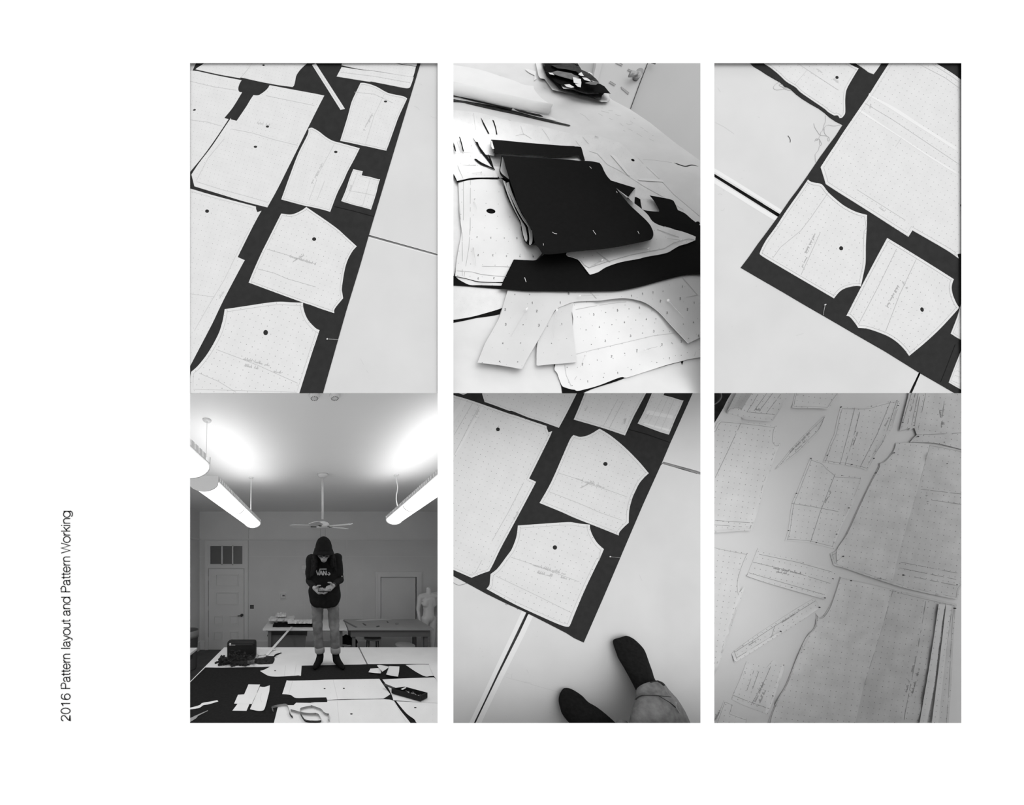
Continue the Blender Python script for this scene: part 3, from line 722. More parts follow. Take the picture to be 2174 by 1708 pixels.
S7 = tissue(B('600,520 770,512 950,530 1265,590 1330,600') + D('1330,250 1245,330 1228,437 1000,392 680,317 350,212 100,125 0,98 -25,90') + B('-60,1635 0,1600 100,1440 220,1180 300,1010 365,880 430,755 425,725 490,700 560,620 590,560'),
       'upper of the two biggest tissue pieces, right side of the lower-right picture', [(D('1228,437 680,317 350,212 0,98'), 9, 0.006)], 0.005, seam=4, m='tissue_dim', h=0.0014, grid=11,
       marks=[B('945,540 830,960 760,1200 600,1720'), B('800,980 1265,1035'), B('520,1040 760,1066 1265,1140'), B('60,1590 380,1708'), D('650,60 1220,170'), D('640,118 1210,235'), D('690,190 1230,300')], notes=[(1860, 1228, 8, 20, 3), (1965, 1050, 80, 20, 3)], seed=3)
tissue(B('735,-30 730,40 690,200 640,400 745,370 735,395 790,370 815,440 780,470 745,515 1000,522 1265,585 1330,600 1330,-30'), 'dark creased tissue layer with zigzag cut end at the top right of the lower-right picture', (), 0.005, seam=0, m='tissue_dim', h=0.0050, seed=8, grid=11,
       marks=[B('760,20 670,320'), B('800,20 720,330'), B('830,20 760,340'), B('850,20 790,350'), B('905,20 830,370'), B('1060,370 1090,100'), B('820,440 1265,420')], notes=[(1994, 870, 80, 30, 4)])
S9 = tissue(D('40,205 90,225 300,270 560,330 900,412 1215,480 1195,640 1180,900 1160,1300 1130,1720') + C('540,1760 600,1600 650,1480 700,1390 760,1280 870,1010 950,830 1030,735 1060,650 1050,570 1090,620 1130,600 1200,490 1250,360'),
       'lower of the two biggest tissue pieces, bottom right of the lower-right picture', [(C('650,1480 870,1010 1060,650'), 6, 0.004)], 0.005, seam=4.5, m='tissue_dim', h=0.0010, seed=13, grid=11,
       marks=[D('575,340 470,700 300,1240 180,1680'), D('905,450 830,900 700,1560 680,1680'), D('1035,480 960,980 840,1680'), D('1165,540 1090,1100 1020,1680')], notes=[(1925, 1470, -75, 60, 4), (1937, 1478, -75, 60, 4), (1960, 1490, -78, 30, 3)])
P9 = POLY[max(POLY)]; P7 = POLY[max(POLY) - 2]
def fold_half(parent, poly, seed, h, full):
    o = sheet('folded_half', P6, poly, M['tissue_mid'], h, 0.0004, (), None, lifts([], 0.005, 42, seed, full), 11, (8, 12), parent=parent, smooth=True); return o
M['tissue_mid'] = dotted('single_layer_tissue', 0.63, dot=0.22, r=0.075, noise=0.09)
fold_half(S7, B('604,530 770,520 945,534 830,960 760,1200 632,1640') + D('570,262 350,200 100,115 15,90') + B('10,1600 112,1440 232,1180 310,1010 372,890 440,765 440,730 495,708 566,630 594,570'), 3, .0032, P7)
fold_half(S9, D('48,215 90,232 300,278 560,337 470,700 300,1240 180,1740') + C('580,1760 615,1600 665,1480 712,1390 772,1280 882,1010 962,830 1040,740 1072,650 1070,612 1092,632 1140,612 1210,500'), 13, .0028, P9)
for k, poly in enumerate((D('1035,480 1100,490 1050,800 990,1300 905,1720 835,1720 950,1050'), D('1110,490 1165,500 1105,1000 1030,1680 960,1720 1050,1000'))):
    st = sheet('folded_strip', P6, poly, M['tissue'], 0.0075 + 0.001 * k, 0.0004, (), None, None, None, (8, 12), parent=S9)
tissue(A('470,1580 650,1640 860,1690') + C('880,50 1070,90 1260,135 1240,220 1210,290 1180,350 1150,435 1000,395 740,320 540,262 360,200 395,110 430,20 450,-30'), 'rectangular tissue band with writing pinned across the middle left of the lower-right picture',
       [(C('360,200 740,320 1150,435'), 6, 0.005)], 0.0014, seam=0, uv=(12, 12), marks=[C('420,60 800,150 1200,275'), C('480,-20 860,60 1220,160'), C('380,168 750,275 1130,385')], notes=[(1640, 1206, 12, 62, 3.5), (1648, 1214, 12, 30, 3)])
tissue(A('-40,1540 30,1556 180,1590 390,1630') + C('370,0 335,80 310,150 285,240 280,300 285,365 340,300 300,430 240,600 150,870 90,1050 35,1200 -40,1400'), 'tissue piece with a deep notch at the lower left edge of the lower-right picture', [(C('340,300 240,600 35,1200'), 6, 0.007)], 0.0010, seam=4)
tissue(C('205,980 400,830 640,670 840,540 1040,420 1075,465 1100,515 850,690 600,845 420,960 240,1070'), 'long narrow diagonal tissue strip with writing, lower left of the lower-right picture', [(C('1100,515 600,845 240,1070'), 5, 0.005)], seam=0, uv=(-32, 11.5),
       marks=[C('240,965 640,705 1050,450'), C('255,1025 620,800 1075,505'), C('640,705 600,830'), C('230,950 260,1040')], notes=[(1590, 1370, -33, 24, 3), (1660, 1322, -33, 40, 3)])
tissue(C('355,1060 460,1092 560,1120 620,1050 680,1070 745,1090 720,1180 690,1270 640,1420 565,1592 480,1560 400,1530 300,1490 205,1440 240,1350 290,1240'), 'small pinned tissue pocket piece with a taped fold, bottom left of the lower-right picture', [(C('745,1090 690,1270 565,1592'), 6, 0.007)], 0.002, seam=0, uv=(16, 11.5),
       marks=[C('220,1400 330,1445 580,1535'), C('600,1110 520,1290 400,1500'), C('430,1150 360,1350'), C('480,1160 400,1380')], notes=[(1604, 1490, -65, 42, 4), (1614, 1492, -65, 30, 4)])
tissue(C('130,1450 180,1470 230,1490 200,1580 280,1610 370,1640 355,1720 30,1740 60,1640'), 'tissue scrap with dark writing cut off by the bottom left corner of the lower-right picture', (), 0.002, seam=3, notes=[(1518, 1530, -62, 24, 4)])
# pins with dark heads
PN = [('105,0', 'B', '724,84', '735,130')]
pins6 = [
 (A, '1004,677', '968,740', 'top corner of the trouser-front piece'), (A, '858,1030', '820,1100', 'upper side edge of the trouser-front piece'), (A, '778,1405', '770,1480', 'lower side edge of the trouser-front piece'),
 (A, '1060,1525', '1120,1545', 'bottom edge of the trouser-front piece'), (A, '1168,645', '1125,715', 'lower left tip of the trapezoid piece'), (A, '1262,1440', '1235,1510', 'lower right edge of the trouser-front piece'),
 (B, '50,160', '130,163', 'top left corner of the trapezoid piece'), (B, '355,150', '290,168', 'top edge of the trapezoid piece'), (B, '612,93', '560,98', 'top right corner of the trapezoid piece'), (B, '625,145', '590,200', 'upper right edge of the trapezoid piece'),
 (B, '380,677', '340,745', 'lower right edge of the trapezoid piece'), (B, '160,738', '230,752', 'bottom edge of the trapezoid piece'), (B, '58,848', '10,848', 'top right edge of the trouser-front piece'),
 (B, '128,1176', '90,1255', 'right side of the trouser-front piece'), (B, '400,825', '358,895', 'upper side edge of the upper big tissue piece'), (B, '583,622', '540,690', 'top curve of the upper big tissue piece'),
 (B, '1118,730', '1080,762', 'middle of the upper big tissue piece'), (B, '1090,513', '1030,513', 'top seam of the upper big tissue piece'), (B, '824,458', '745,515', 'zigzag end of the dark tissue layer'), (B, '672,316', '655,375', 'left edge of the dark tissue layer'), (B, '787,345', '828,380', 'cut end of the dark tissue layer'),
 (D, '70,3', '0,60', 'left end of the upper big tissue piece'), (D, '678,192', '682,290', 'hem of the upper big tissue piece'), (D, '1218,287', '1205,340', 'right corner of the upper big tissue piece'),
 (D, '153,247', '230,262', 'top left of the lower big tissue piece'), (D, '625,370', '585,340', 'top middle of the lower big tissue piece'), (D, '1195,527', '1192,640', 'top right of the lower big tissue piece'),
 (C, '925,67', '880,55', 'top edge of the written tissue band'), (C, '1225,227', '1210,285', 'right end of the written tissue band'), (C, '812,315', '750,300', 'lower edge of the written tissue band'), (C, '1143,420', '1050,398', 'lower right corner of the written tissue band'),
 (C, '876,543', '835,565', 'upper half of the diagonal strip'), (C, '1090,513', '1045,430', 'top end of the diagonal strip'), (C, '698,758', '610,800', 'middle of the diagonal strip'), (C, '318,903', '270,935', 'lower half of the diagonal strip'),
 (C, '936,942', '905,985', 'left edge of the lower big tissue piece'), (C, '340,1165', '320,1205', 'left edge of the pocket piece'), (C, '728,1097', '690,1085', 'top right corner of the pocket piece'), (C, '620,1408', '595,1470', 'right edge of the pocket piece'), (C, '460,1507', '420,1490', 'bottom edge of the pocket piece')]
for f, a, b, wh in pins6:
    pin(P6, f(a)[0], f(b)[0], 0.006, 'dark-headed pin at the ' + wh + ', lower-right picture', PIN_B, 'dark-headed pins in the lower-right picture')

def added_fill(name, loc, target, sx, sy, watts, spread=pi):
    ld = bpy.data.lights.new(name, 'AREA'); ld.shape = 'RECTANGLE'; ld.size = sx; ld.size_y = sy; ld.energy = watts; ld.spread = spread
    o = bpy.data.objects.new(name, ld); COL.objects.link(o)
    o.location = loc; o.rotation_euler = (Vector(target) - Vector(loc)).to_track_quat('-Z', 'Y').to_euler()
    return o
# added fill light, hidden behind the wall, rakes over the tissue papers
added_fill('added_strip_fill', at(1503, 1150, 1.27), at(1503, 1150, 1.27) + Vector((1, 0.22, 0)), 0.03, 0.9, 0.12)
# a second added light, also hidden, brightens the feet from the right
added_fill('added_strip_fill', at(1501, 1330, 1.08), at(1501, 1330, 1.08) + Vector((-1, 0.12, 0)), 0.03, 0.6, 0.10)
# ------------------------------------------------------------------ the photographer's feet at the bottom of the lower-middle view
A = lambda s: T(960, 830, s); B = lambda s: T(1220, 830, s); C = lambda s: T(960, 1180, s); D = lambda s: T(1220, 1180, s)
M['sock'] = mat('black_sock_knit', 0.010, 1.0, 0.05, 0.25, 90, bump=0.15, bscale=700)
M['denim'] = mat('grey_denim', 0.150, 0.95, 0.1, 0.22, 55, bump=0.25, bscale=420, detail=8)
M['stitch'] = mat('pale_stitching', 0.30, 0.9, 0.1)
M['tab'] = mat('dark_tab', 0.02, 0.8, 0.1)

def loft(plane, stations, name, m, parent, n=14, cap=True, close=True):
    """stations: (left px, right px, low height, top height, bow px) - rings following a traced silhouette"""
    bm = bmesh.new(); rings = []
    for (L, Rr, h0, h1, bow) in stations:
        d = (Rr[0] - L[0], Rr[1] - L[1]); ln = math.hypot(*d) or 1
        px, py = d[1] / ln, -d[0] / ln                 # towards the toes
        ring = []
        for k in range(2 * n):
            th = pi * k / n
            t = (1 - cos(th)) / 2; s = sin(th)
            hh = (h0 + h1) / 2 + (h1 - h0) / 2 * s
            b = bow * max(0, s) ** 0.8 if s > 0 else bow * 0.25 * abs(s)
            ring.append(bm.verts.new(plane.P(L[0] + d[0] * t + px * b, L[1] + d[1] * t + py * b, hh)))
        rings.append(ring)
    for a, b in zip(rings, rings[1:]):
        for k in range(2 * n): bm.faces.new([a[k], a[(k + 1) % (2 * n)], b[(k + 1) % (2 * n)], b[k]])
    if cap:
        bm.faces.new(rings[0][::-1]); bm.faces.new(rings[-1])
    bmesh.ops.recalc_face_normals(bm, faces=bm.faces)
    return finish(name, bm, m, parent, smooth=True)

def interp(st, k=3):
    out = []
    for i in range(len(st) - 1):
        p0, p1, p2, p3 = st[max(i - 1, 0)], st[i], st[i + 1], st[min(i + 2, len(st) - 1)]
        cr = lambda a, b, c, d, t: 0.5 * (2 * b + (c - a) * t + (2 * a - 5 * b + 4 * c - d) * t * t + (3 * b - a - 3 * c + d) * t ** 3)
        for s in range(k):
            t = s / k
            out.append((tuple(cr(p0[0][j], p1[0][j], p2[0][j], p3[0][j], t) for j in (0, 1)), tuple(cr(p0[1][j], p1[1][j], p2[1][j], p3[1][j], t) for j in (0, 1)),
                        cr(p0[2], p1[2], p2[2], p3[2], t), cr(p0[3], p1[3], p2[3], p3[3], t), cr(p0[4], p1[4], p2[4], p3[4], t)))
    return out + [st[-1]]

per = root('person', 'person seen only below the knee, black socks and cuffed jeans on the white table', 'person', P5.P(1370, 1480, 0))
def under(parent, o):
    o.parent = parent; o.matrix_parent_inverse = parent.matrix_world.inverted(); return o
bpy.context.view_layer.update()
pr = lambda f, a, b, h0, h1, bow=0: (f(a)[0], f(b)[0], h0, h1, bow)
H0 = 0.0008
sock = loft(P5, interp([pr(D, '398,836', '500,806', H0, 0.010), pr(D, '386,856', '530,802', H0, 0.022), pr(D, '395,905', '600,836', H0, 0.030), pr(D, '424,988', '682,915', H0, 0.040), pr(D, '441,1032', '716,972', H0, 0.046), pr(D, '500,1130', '749,1066', H0, 0.062),
                        pr(D, '560,1240', '784,1163', H0, 0.078), pr(D, '622,1360', '812,1245', H0, 0.095), pr(D, '665,1440', '900,1340', 0.01, 0.105)]), 'sock', M['sock'], None)
under(per, sock)
leg = loft(P5, interp([pr(D, '660,1440', '895,1360', 0.050, 0.110, 6), pr(D, '634,1378', '890,1305', 0.035, 0.108, 12), pr(D, '622,1366', '906,1294', 0.030, 0.112, 13), pr(D, '613,1420', '955,1356', 0.03, 0.125, 12), pr(D, '617,1452', '1005,1412', 0.035, 0.126, 10), pr(D, '604,1480', '1040,1450', 0.04, 0.140, 10),
                       pr(D, '572,1560', '1108,1552', 0.045, 0.155, 6), pr(D, '548,1680', '1168,1682', 0.05, 0.170, 2), pr(D, '530,1790', '1215,1800', 0.055, 0.175, 0)], 4), 'trouser_leg', M['denim'], None, n=16)
under(per, leg)
sock2 = loft(P5, interp([pr(C, '1084,1385', '1108,1345', H0, 0.012), pr(C, '1074,1425', '1130,1328', H0, 0.022), pr(C, '1075,1475', '1180,1330', H0, 0.030), pr(C, '1088,1530', '1240,1358', H0, 0.040), pr(C, '1106,1585', '1312,1408', H0, 0.050), pr(C, '1152,1648', '1370,1468', H0, 0.062),
                         pr(C, '1200,1700', '1455,1518', H0, 0.078), pr(C, '1290,1780', '1548,1590', H0, 0.095), pr(C, '1400,1880', '1660,1690', 0.01, 0.10)]), 'sock', M['sock'], None)
under(per, sock2)
leg2 = loft(P5, interp([pr(D, '440,1720', '520,1700', 0.06, 0.11, 8), pr(D, '410,1690', '540,1692', 0.05, 0.115, 9), pr(D, '400,1740', '575,1740', 0.05, 0.125, 8), pr(D, '380,1850', '640,1850', 0.05, 0.14, 3)], 3), 'trouser_leg', M['denim'], None, n=12)
under(per, leg2)
def on_leg(pts, wpx, h, name, m):
    bm = bmesh.new(); ribbon_bm(bm, P5, soften(pts, 4, 170, False), wpx, h)
    g = bmesh.ops.extrude_face_region(bm, geom=bm.faces[:]); bmesh.ops.translate(bm, vec=-P5.n * 0.004, verts=[x for x in g['geom'] if isinstance(x, bmesh.types.BMVert)])
    o = finish(name, bm, m); o.parent = leg; o.matrix_parent_inverse = leg.matrix_world.inverted(); return o
bpy.context.view_layer.update()
on_leg(D('770,1272 800,1264 850,1258'), 1.6, 0.125, 'hem_tab', M['tab'])
on_leg(D('852,1264 885,1282 908,1302'), 3.4, 0.120, 'hem_tab', M['tab'])
on_leg(D('618,1448 650,1420 700,1404 780,1404 850,1408 975,1420'), 0.9, 0.146, 'cuff_fold', M['tab'])
on_leg(D('1032,1468 1020,1500 1030,1530 1062,1580'), 1.1, 0.148, 'side_stitching', M['stitch'])
on_leg(D('850,1408 905,1440 970,1480 1020,1525'), 1.0, 0.152, 'cuff_fold', M['tab'])
# ------------------------------------------------------------------ upper-middle view: folded black fabric on patterns, door beyond
P2 = Plane(0.849, 0.281)
A = lambda s: T(960, 130, s); B = lambda s: T(1220, 130, s); C = lambda s: T(960, 480, s); D = lambda s: T(1220, 480, s)
M['pat2'] = dotted('printed_pattern_paper', 0.76, dot=0.4, r=0.035, noise=0.05)
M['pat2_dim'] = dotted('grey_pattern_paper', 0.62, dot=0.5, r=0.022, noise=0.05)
M['white2'] = mat('white_tissue', 0.81, 0.8, 0.1, 0.02, 9)
M['table2'] = mat('scuffed_white_table', 0.70, 0.6, 0.2, 0.05, 7, detail=6)
M['black2'] = mat('black_brushed_cotton', 0.008, 1.0, 0.02, 0.1, 60)
M['dark2'] = mat('charcoal_cloth', 0.045, 1.0, 0.05, 0.4, 30)
M['grey2'] = mat('grey_cloth', 0.18, 1.0, 0.05, 0.3, 30)
M['wall2'] = mat('studio_wall_paint', 0.42, 0.8, 0.2, 0.03, 2)
M['door2'] = mat('painted_door', 0.47, 0.6, 0.3, 0.03, 2)
M['chrome'] = mat('brushed_metal', 0.35, 0.3, 0.5, metal=0.9)

PW = Plane(2.15, 0.0)
def wall_poly(name, pts, m, y0, y1, parent=None, soft=False):
    V, tri = triangulate([soften(pts) if soft else pts]); bm = bmesh.new()
    a = [bm.verts.new(at(u, v, y0)) for u, v in V]; b = [bm.verts.new(Vector((x.co.x, y1, x.co.z))) for x in a]
    cnt = {}
    for f in tri:
        p, q, r = [V[i] for i in f]
        if (q[0] - p[0]) * (r[1] - p[1]) - (q[1] - p[1]) * (r[0] - p[0]) > 0: f = f[::-1]
        bm.faces.new([a[i] for i in f]); bm.faces.new([b[i] for i in f[::-1]])
        for i in range(3): cnt[(f[i], f[(i + 1) % 3])] = 1
    for (i, j) in list(cnt):
        if (j, i) not in cnt: bm.faces.new([a[j], a[i], b[i], b[j]])
    bmesh.ops.recalc_face_normals(bm, faces=bm.faces)
    return finish(name, bm, m, parent)

struct(wall_poly('wall_studio', [(1120, 60), (1620, 60), (1620, 620), (1120, 620)], M['wall2'], 2.15, 2.25))
dr = wall_poly('door_2', B('300,-60 768,-60 735,17 645,250 562,478 520,600 120,600 200,330 270,60'), M['door2'], 2.135, 2.149); struct(dr)
struct(wall_poly('trim_2', B('228,-60 300,-60 270,60 200,330 150,500 95,500 150,330 212,60'), M['door2'], 2.125, 2.149))
def on_door(name, s, wpx, m, d=0.004):
    bm = bmesh.new(); ribbon_bm(bm, Plane(2.134, 0), s, wpx, 0.0)
    g = bmesh.ops.extrude_face_region(bm, geom=bm.faces[:]); bmesh.ops.translate(bm, vec=(0, -d, 0), verts=[x for x in g['geom'] if isinstance(x, bmesh.types.BMVert)])
    bmesh.ops.recalc_face_normals(bm, faces=bm.faces)
    return finish(name, bm, m, dr)
for s in ('410,18 475,50', '418,5 482,38', '535,83 615,122', '530,92 612,132', '465,262 545,325', '470,275 540,335', '352,205 410,240', '345,215 402,250'): on_door('panel_moulding', B(s), 1.0, M['wall2'])
on_door('door_edge', B('740,5 735,17 645,250 562,478'), 1.0, M['dark2'])
on_door('hinge', B('770,18 812,28'), 1.8, M['dark2'], 0.02)
# lever handle: rose, neck and lever
def disc_tube(name, c, axis, r, L, m, parent, seg=20):
    bm = bmesh.new(); bmesh.ops.create_cone(bm, segments=seg, radius1=r, radius2=r * .85, depth=L, cap_ends=True)
    z = Vector(axis).normalized(); mt = z.to_track_quat('Z', 'Y').to_matrix().to_4x4(); mt.translation = c
    bmesh.ops.transform(bm, matrix=mt, verts=bm.verts)
    return finish(name, bm, m, parent, smooth=True)
hd = disc_tube('door_handle', at(1353.5, 159.5, 2.12), (0.15, 1, 0.1), 0.027, 0.03, M['chrome'], dr)
disc_tube('lever', at(1345.5, 157, 2.10), (1, 0.1, 0.12), 0.014, 0.06, M['chrome'], hd, 12)

t2 = frustum('cutting_table', P2, [(950, 122), (1170, 122), (1250, 170), (1300, 212), (1338, 232), (1380, 260), (1430, 300), (1487, 341), (1497, 349), (1497, VM), (950, VM)], M['table2'])
tag(t2, 'large white scuffed table holding the folded black fabric and heap of scraps, upper-middle picture', 'table')
scuffs(P2, 'scuff_marking', [B(q) for q in ('55,525 100,550 148,598', '265,500 310,510 345,522', '240,525 280,548', '345,572 382,590', '410,535 440,545 465,550', '520,625 545,640 580,630', '455,625 490,650', '540,680 585,700', '625,725 680,760', '660,660 695,680', '490,695 510,705', '270,470 285,470', '560,600 590,625', '750,780 800,805', '700,690 740,715', '780,745 795,750', '590,570 610,580', '340,495 385,500', '690,990 800,995 980,1020')] + [A(q) for q in ('430,135 495,150', '565,590 590,598', '660,620 730,630', '920,265 940,275')], t2, 'ink_soft', wpx=0.9)
sheet('paper_tear', P2, B('1000,1022 1040,1030 1080,1045 1120,1052 1180,1040 1250,1058 1180,1050 1120,1062 1050,1045'), M['dark2'], 0.0001, 0.0001, parent=t2)

def item(name, cat, label, poly, m, h, th=0.0008, group=None, vmax=VM, base=None, parent=None, **k):
    o = sheet(name, P2, poly, M[m], h, th, k.pop('holes', ()), vmax, k.pop('hf', None), k.pop('grid', None), k.pop('uv', (0, 22)), smooth=k.pop('smooth', False), base=base, parent=parent, soft=k.pop('soft', True))
    return tag(o, label, cat, group) if parent is None else o

def numbers(parent, h, items, size=4.6, hf=None, rot=0.0):
    bm = bmesh.new(); k = size / 99.0
    for f, x, y, ch in items:
        (u, v), = f(f'{x},{y}')
        for st in GL[ch][0]:
            ribbon_bm(bm, P2, [(u + (p[0] - 30) * k * cos(rot) + (p[1] - 50) * k * sin(rot), v - (p[1] - 50) * k * cos(rot) + (p[0] - 30) * k * sin(rot)) for p in st], 0.75, h + (hf(u, v) if hf else 0))
    o = finish('printed_marking', bm, M['ink_dark'], parent); o['kind'] = 'stuff'; return o

g2 = 'pattern papers in the upper-middle picture'
# the broad under-layer of patterns
item('black_fabric', 'fabric', 'black cloth glimpsed through the two holes of the broad white pattern paper, upper-middle picture', B('560,985 590,960 700,1060 900,1250 1100,1430 1290,1600 1290,1680 1200,1640 1000,1480 700,1150'), 'black2', 0.0003)
item('black_fabric', 'fabric', 'black cloth sliver under the lower left hem of the broad white pattern paper, upper-middle picture', C('-40,930 100,910 190,895 350,850 505,805 520,800 500,828 480,885 380,905 250,922 120,950 10,970 -40,975'), 'black2', 0.0002)
U3 = item('pattern_paper', 'pattern paper', 'broad white pattern paper spread under the folded black fabric, two holes, upper-middle picture',
     A('-40,490 10,490 240,512 420,555 590,600 900,655') + B('0,735 150,740 345,782 400,805 470,830 620,975 800,1110 890,1222 1080,1400 1265,1560 1330,1620') + D('1330,400 1100,500 430,650 -100,650') + C('700,740 505,822 350,870 190,912 10,942 -40,948'), 'pat2', 0.0018, 0.0008, g2,
     holes=[(*B('587,994')[0], 4.0, 2.6, 18, .4), (*B('1243,1628')[0], 4.6, 3.6, 18, .4)], uv=(25, 9), grid=16, hf=lifts([], 0.0012, 60, 2), smooth=True)
lines('pencil_marking', P2, [A('640,750 720,730 800,780'), A('215,520 235,690'), A('690,650 720,740'), A('905,680 950,740 985,800'), B('10,800 60,860'), B('80,760 140,830'), B('640,1190 760,1215 880,1212'), B('150,905 230,930 330,1040 450,1100 560,1170 700,1260 900,1370 1100,1500'), B('720,1060 850,1180 1000,1340 1260,1560'), B('640,975 690,1030'), A('420,600 455,730')], 0.8, 0.0030, M['ink_soft'], U3, lifts([], 0.0012, 60, 2))
for s in ('290,565 320,620 375,728 362,728 310,625', '405,590 420,600 440,660 455,735 445,735 430,660'):
    sheet('slit', P2, A(s), M['black2'], 0.0046, 0.0002, parent=U3)
sheet('tape_band', P2, B('640,1185 760,1180 870,1190 900,1215 760,1205 650,1200'), M['white2'], 0.0048, 0.0002, parent=U3)
sheet('tape_band', P2, B('360,940 420,960 520,1090 560,1150 540,1150 490,1090 400,985'), M['white2'], 0.0048, 0.0002, parent=U3)
# pattern stack lower down at the left, black cloth between the papers
item('black_fabric', 'fabric', 'black cloth edge peeping out below the pinned pattern with a big oval hole, upper-middle picture', C('-30,500 18,500 40,400 110,60 300,-250 500,-250 720,120 800,250 620,380 540,560 500,628 400,622 270,612 120,600 -30,590'), 'black2', 0.0052)
item('pattern_paper', 'pattern paper', 'white paper hem lying on the black cloth under the oval-holed pattern, upper-middle picture', C('36,505 140,530 260,562 480,572 505,578 495,598 280,592 180,590 110,560 60,530'), 'pat2', 0.0066, 0.0006, g2)
U4 = item('pattern_paper', 'pattern paper', 'pinned white pattern paper with a big oval hole beside the folded black fabric, upper-middle picture',
     A('65,1205 110,1200 200,1180 320,1178 455,1175 500,1240 545,1340 600,1450 660,1570 705,1680') + C('705,20 730,120 765,180 870,195 905,275 845,342 620,335 510,560 400,560 260,552 130,520 30,500 45,350 70,200 95,60') + A('88,1640 72,1500 65,1350'), 'pat2', 0.0082, 0.0008, g2,
     holes=[(*A('390,1508')[0], 9.8, 5.3, 22, .12)], uv=(3, 26), grid=16, hf=lifts([], 0.003, 50, 6), smooth=True)
hf4 = lifts([], 0.003, 50, 6)
lines('pencil_marking', P2, [A('185,1190 182,1400 182,1708') + C('180,20 170,200 120,505'), C('45,448 200,460 300,485 420,498 545,505'), C('300,402 420,404 580,408'), C('100,60 104,300 102,500'), A('112,1210 115,1430 112,1600'), A('62,1230 70,1420 85,1590')], 0.9, 0.0094, M['ink'], U4, hf4)
numbers(U4, 0.0094, [(C, 250, 110, '2'), (C, 390, 117, '3'), (C, 525, 120, '4'), (C, 652, 120, '5'), (C, 262, 290, '2'), (C, 410, 292, '3'), (C, 548, 300, '4'), (C, 682, 305, '5'), (C, 815, 305, '6'), (C, 262, 525, '2'), (C, 420, 523, '3')], 3.4, hf4, pi)
item('black_fabric', 'fabric', 'thin black cloth edge under the flap at the left border of the upper-middle picture', A('-20,1090 10,1110 45,1195 120,1180 200,1165 330,1165 465,1160 480,1182 330,1185 200,1190 110,1205 52,1218 10,1150 -20,1100'), 'black2', 0.0115)
U5 = item('pattern_paper', 'pattern paper', 'white pinned flap of pattern paper above the oval-holed pattern at the left border, upper-middle picture', A('-30,960 10,945 60,930 120,920 230,925 330,940 375,1010 420,1080 462,1168 330,1168 200,1172 110,1190 50,1203 25,1150 -30,1060'), 'pat2', 0.0132, 0.0008, g2, uv=(8, 18), grid=14, hf=lifts([], 0.002, 40, 9), smooth=True)
lines('pencil_marking', P2, [A('65,1040 160,1050 240,1045'), A('20,960 70,1090 110,1180'), A('205,770 240,830'), A('50,800 90,910')], 0.8, 0.0152, M['ink'], U5)
item('pattern_paper', 'pattern paper', 'white pattern paper with thin black slits above the flap at the left border, upper-middle picture', A('-30,790 40,765 120,748 230,735 340,738 420,745 480,800 420,950 330,938 120,918 -30,958'), 'pat2', 0.0112, 0.0006, g2, uv=(10, 16))
for k, (s, wh) in enumerate((('212,772 235,808 260,815 275,855 330,930 385,1000 425,1085 405,1062 350,985 290,910 245,830', 'longest black fabric strip winding beside the flap to the folded fabric'), ('222,982 240,980 300,1020 420,1078 428,1090 360,1062 290,1035', 'short straight black fabric strip crossing the flap'), ('362,935 380,960 400,1010 415,1060 405,1055 380,1000', 'thin black fabric sliver beside the longest strip'), ('70,758 80,765 100,830 118,905 108,905 90,830', 'black slit strip near the left border above the flap'), ('-10,810 12,815 30,860 38,905 28,900 10,850', 'shortest black slit strip touching the left border'))):
    item('fabric_strip', 'fabric strip', wh + ', upper-middle picture', A(s), 'black2', 0.0160 + 0.001 * k, 0.0010)
# paper roll and cloth at the top left
item('black_fabric', 'fabric', 'black folded cloth, lower edge of the stack beneath the white paper roll, upper-middle picture', A('-30,372 10,382 100,398 200,412 400,445 650,505 850,560 1020,600 1185,640 1165,646 900,590 740,552 600,520 400,478 200,432 100,408 10,402 -30,395'), 'dark2', 0.0022)
item('white_cloth', 'fabric', 'white cloth layer between the dark edges beneath the paper roll, upper-middle picture', A('-30,330 60,345 400,412 650,470 900,540 1000,560 1060,600 850,556 650,502 400,442 200,408 10,378 -30,370'), 'white2', 0.0042)
item('black_fabric', 'fabric', 'dark wrinkled cloth squeezed right under the white paper roll, upper-middle picture', A('-20,318 60,330 250,362 420,400 520,425 615,440 610,470 595,488 520,470 400,440 250,405 120,372 60,355 10,350'), 'dark2', 0.0062)
item('black_fabric', 'fabric', 'thin dark cloth tongue under the tip of the white paper roll, upper-middle picture', A('615,470 700,492 800,518 880,535 915,556 880,552 780,530 680,505'), 'dark2', 0.0056)
rl = item('paper_roll', 'paper roll', 'loosely rolled white paper sheet lying across the top left of the upper-middle picture', A('-30,30 30,40 150,58 300,90 520,160 640,200 720,235 820,248 832,290 900,370 1000,440 1005,470 700,400 400,320 100,250 -30,230'), 'white2', 0.024, 0.0006, None, base=0.0092)
def tube(plane, pts, rad, h, name, m, parent, seg=14, cap=True):
    bm = bmesh.new(); rings = []; n = len(pts)
    for i in range(n):
        r = rad[i] if isinstance(rad, (list, tuple)) else rad
        c = plane.P(*pts[i], h); d = plane.P(*pts[min(i + 1, n - 1)], h) - plane.P(*pts[max(i - 1, 0)], h); d.normalize()
        s = d.cross(plane.n).normalized()
        rings.append([bm.verts.new(c + (s * cos(2 * pi * k / seg) + plane.n * sin(2 * pi * k / seg)) * r) for k in range(seg)])
    for a, b in zip(rings, rings[1:]):
        for k in range(seg): bm.faces.new([a[k], a[(k + 1) % seg], b[(k + 1) % seg], b[k]])
    if cap: bm.faces.new(rings[0][::-1]); bm.faces.new(rings[-1])
    bmesh.ops.recalc_face_normals(bm, faces=bm.faces)
    return finish(name, bm, m, parent, smooth=True)
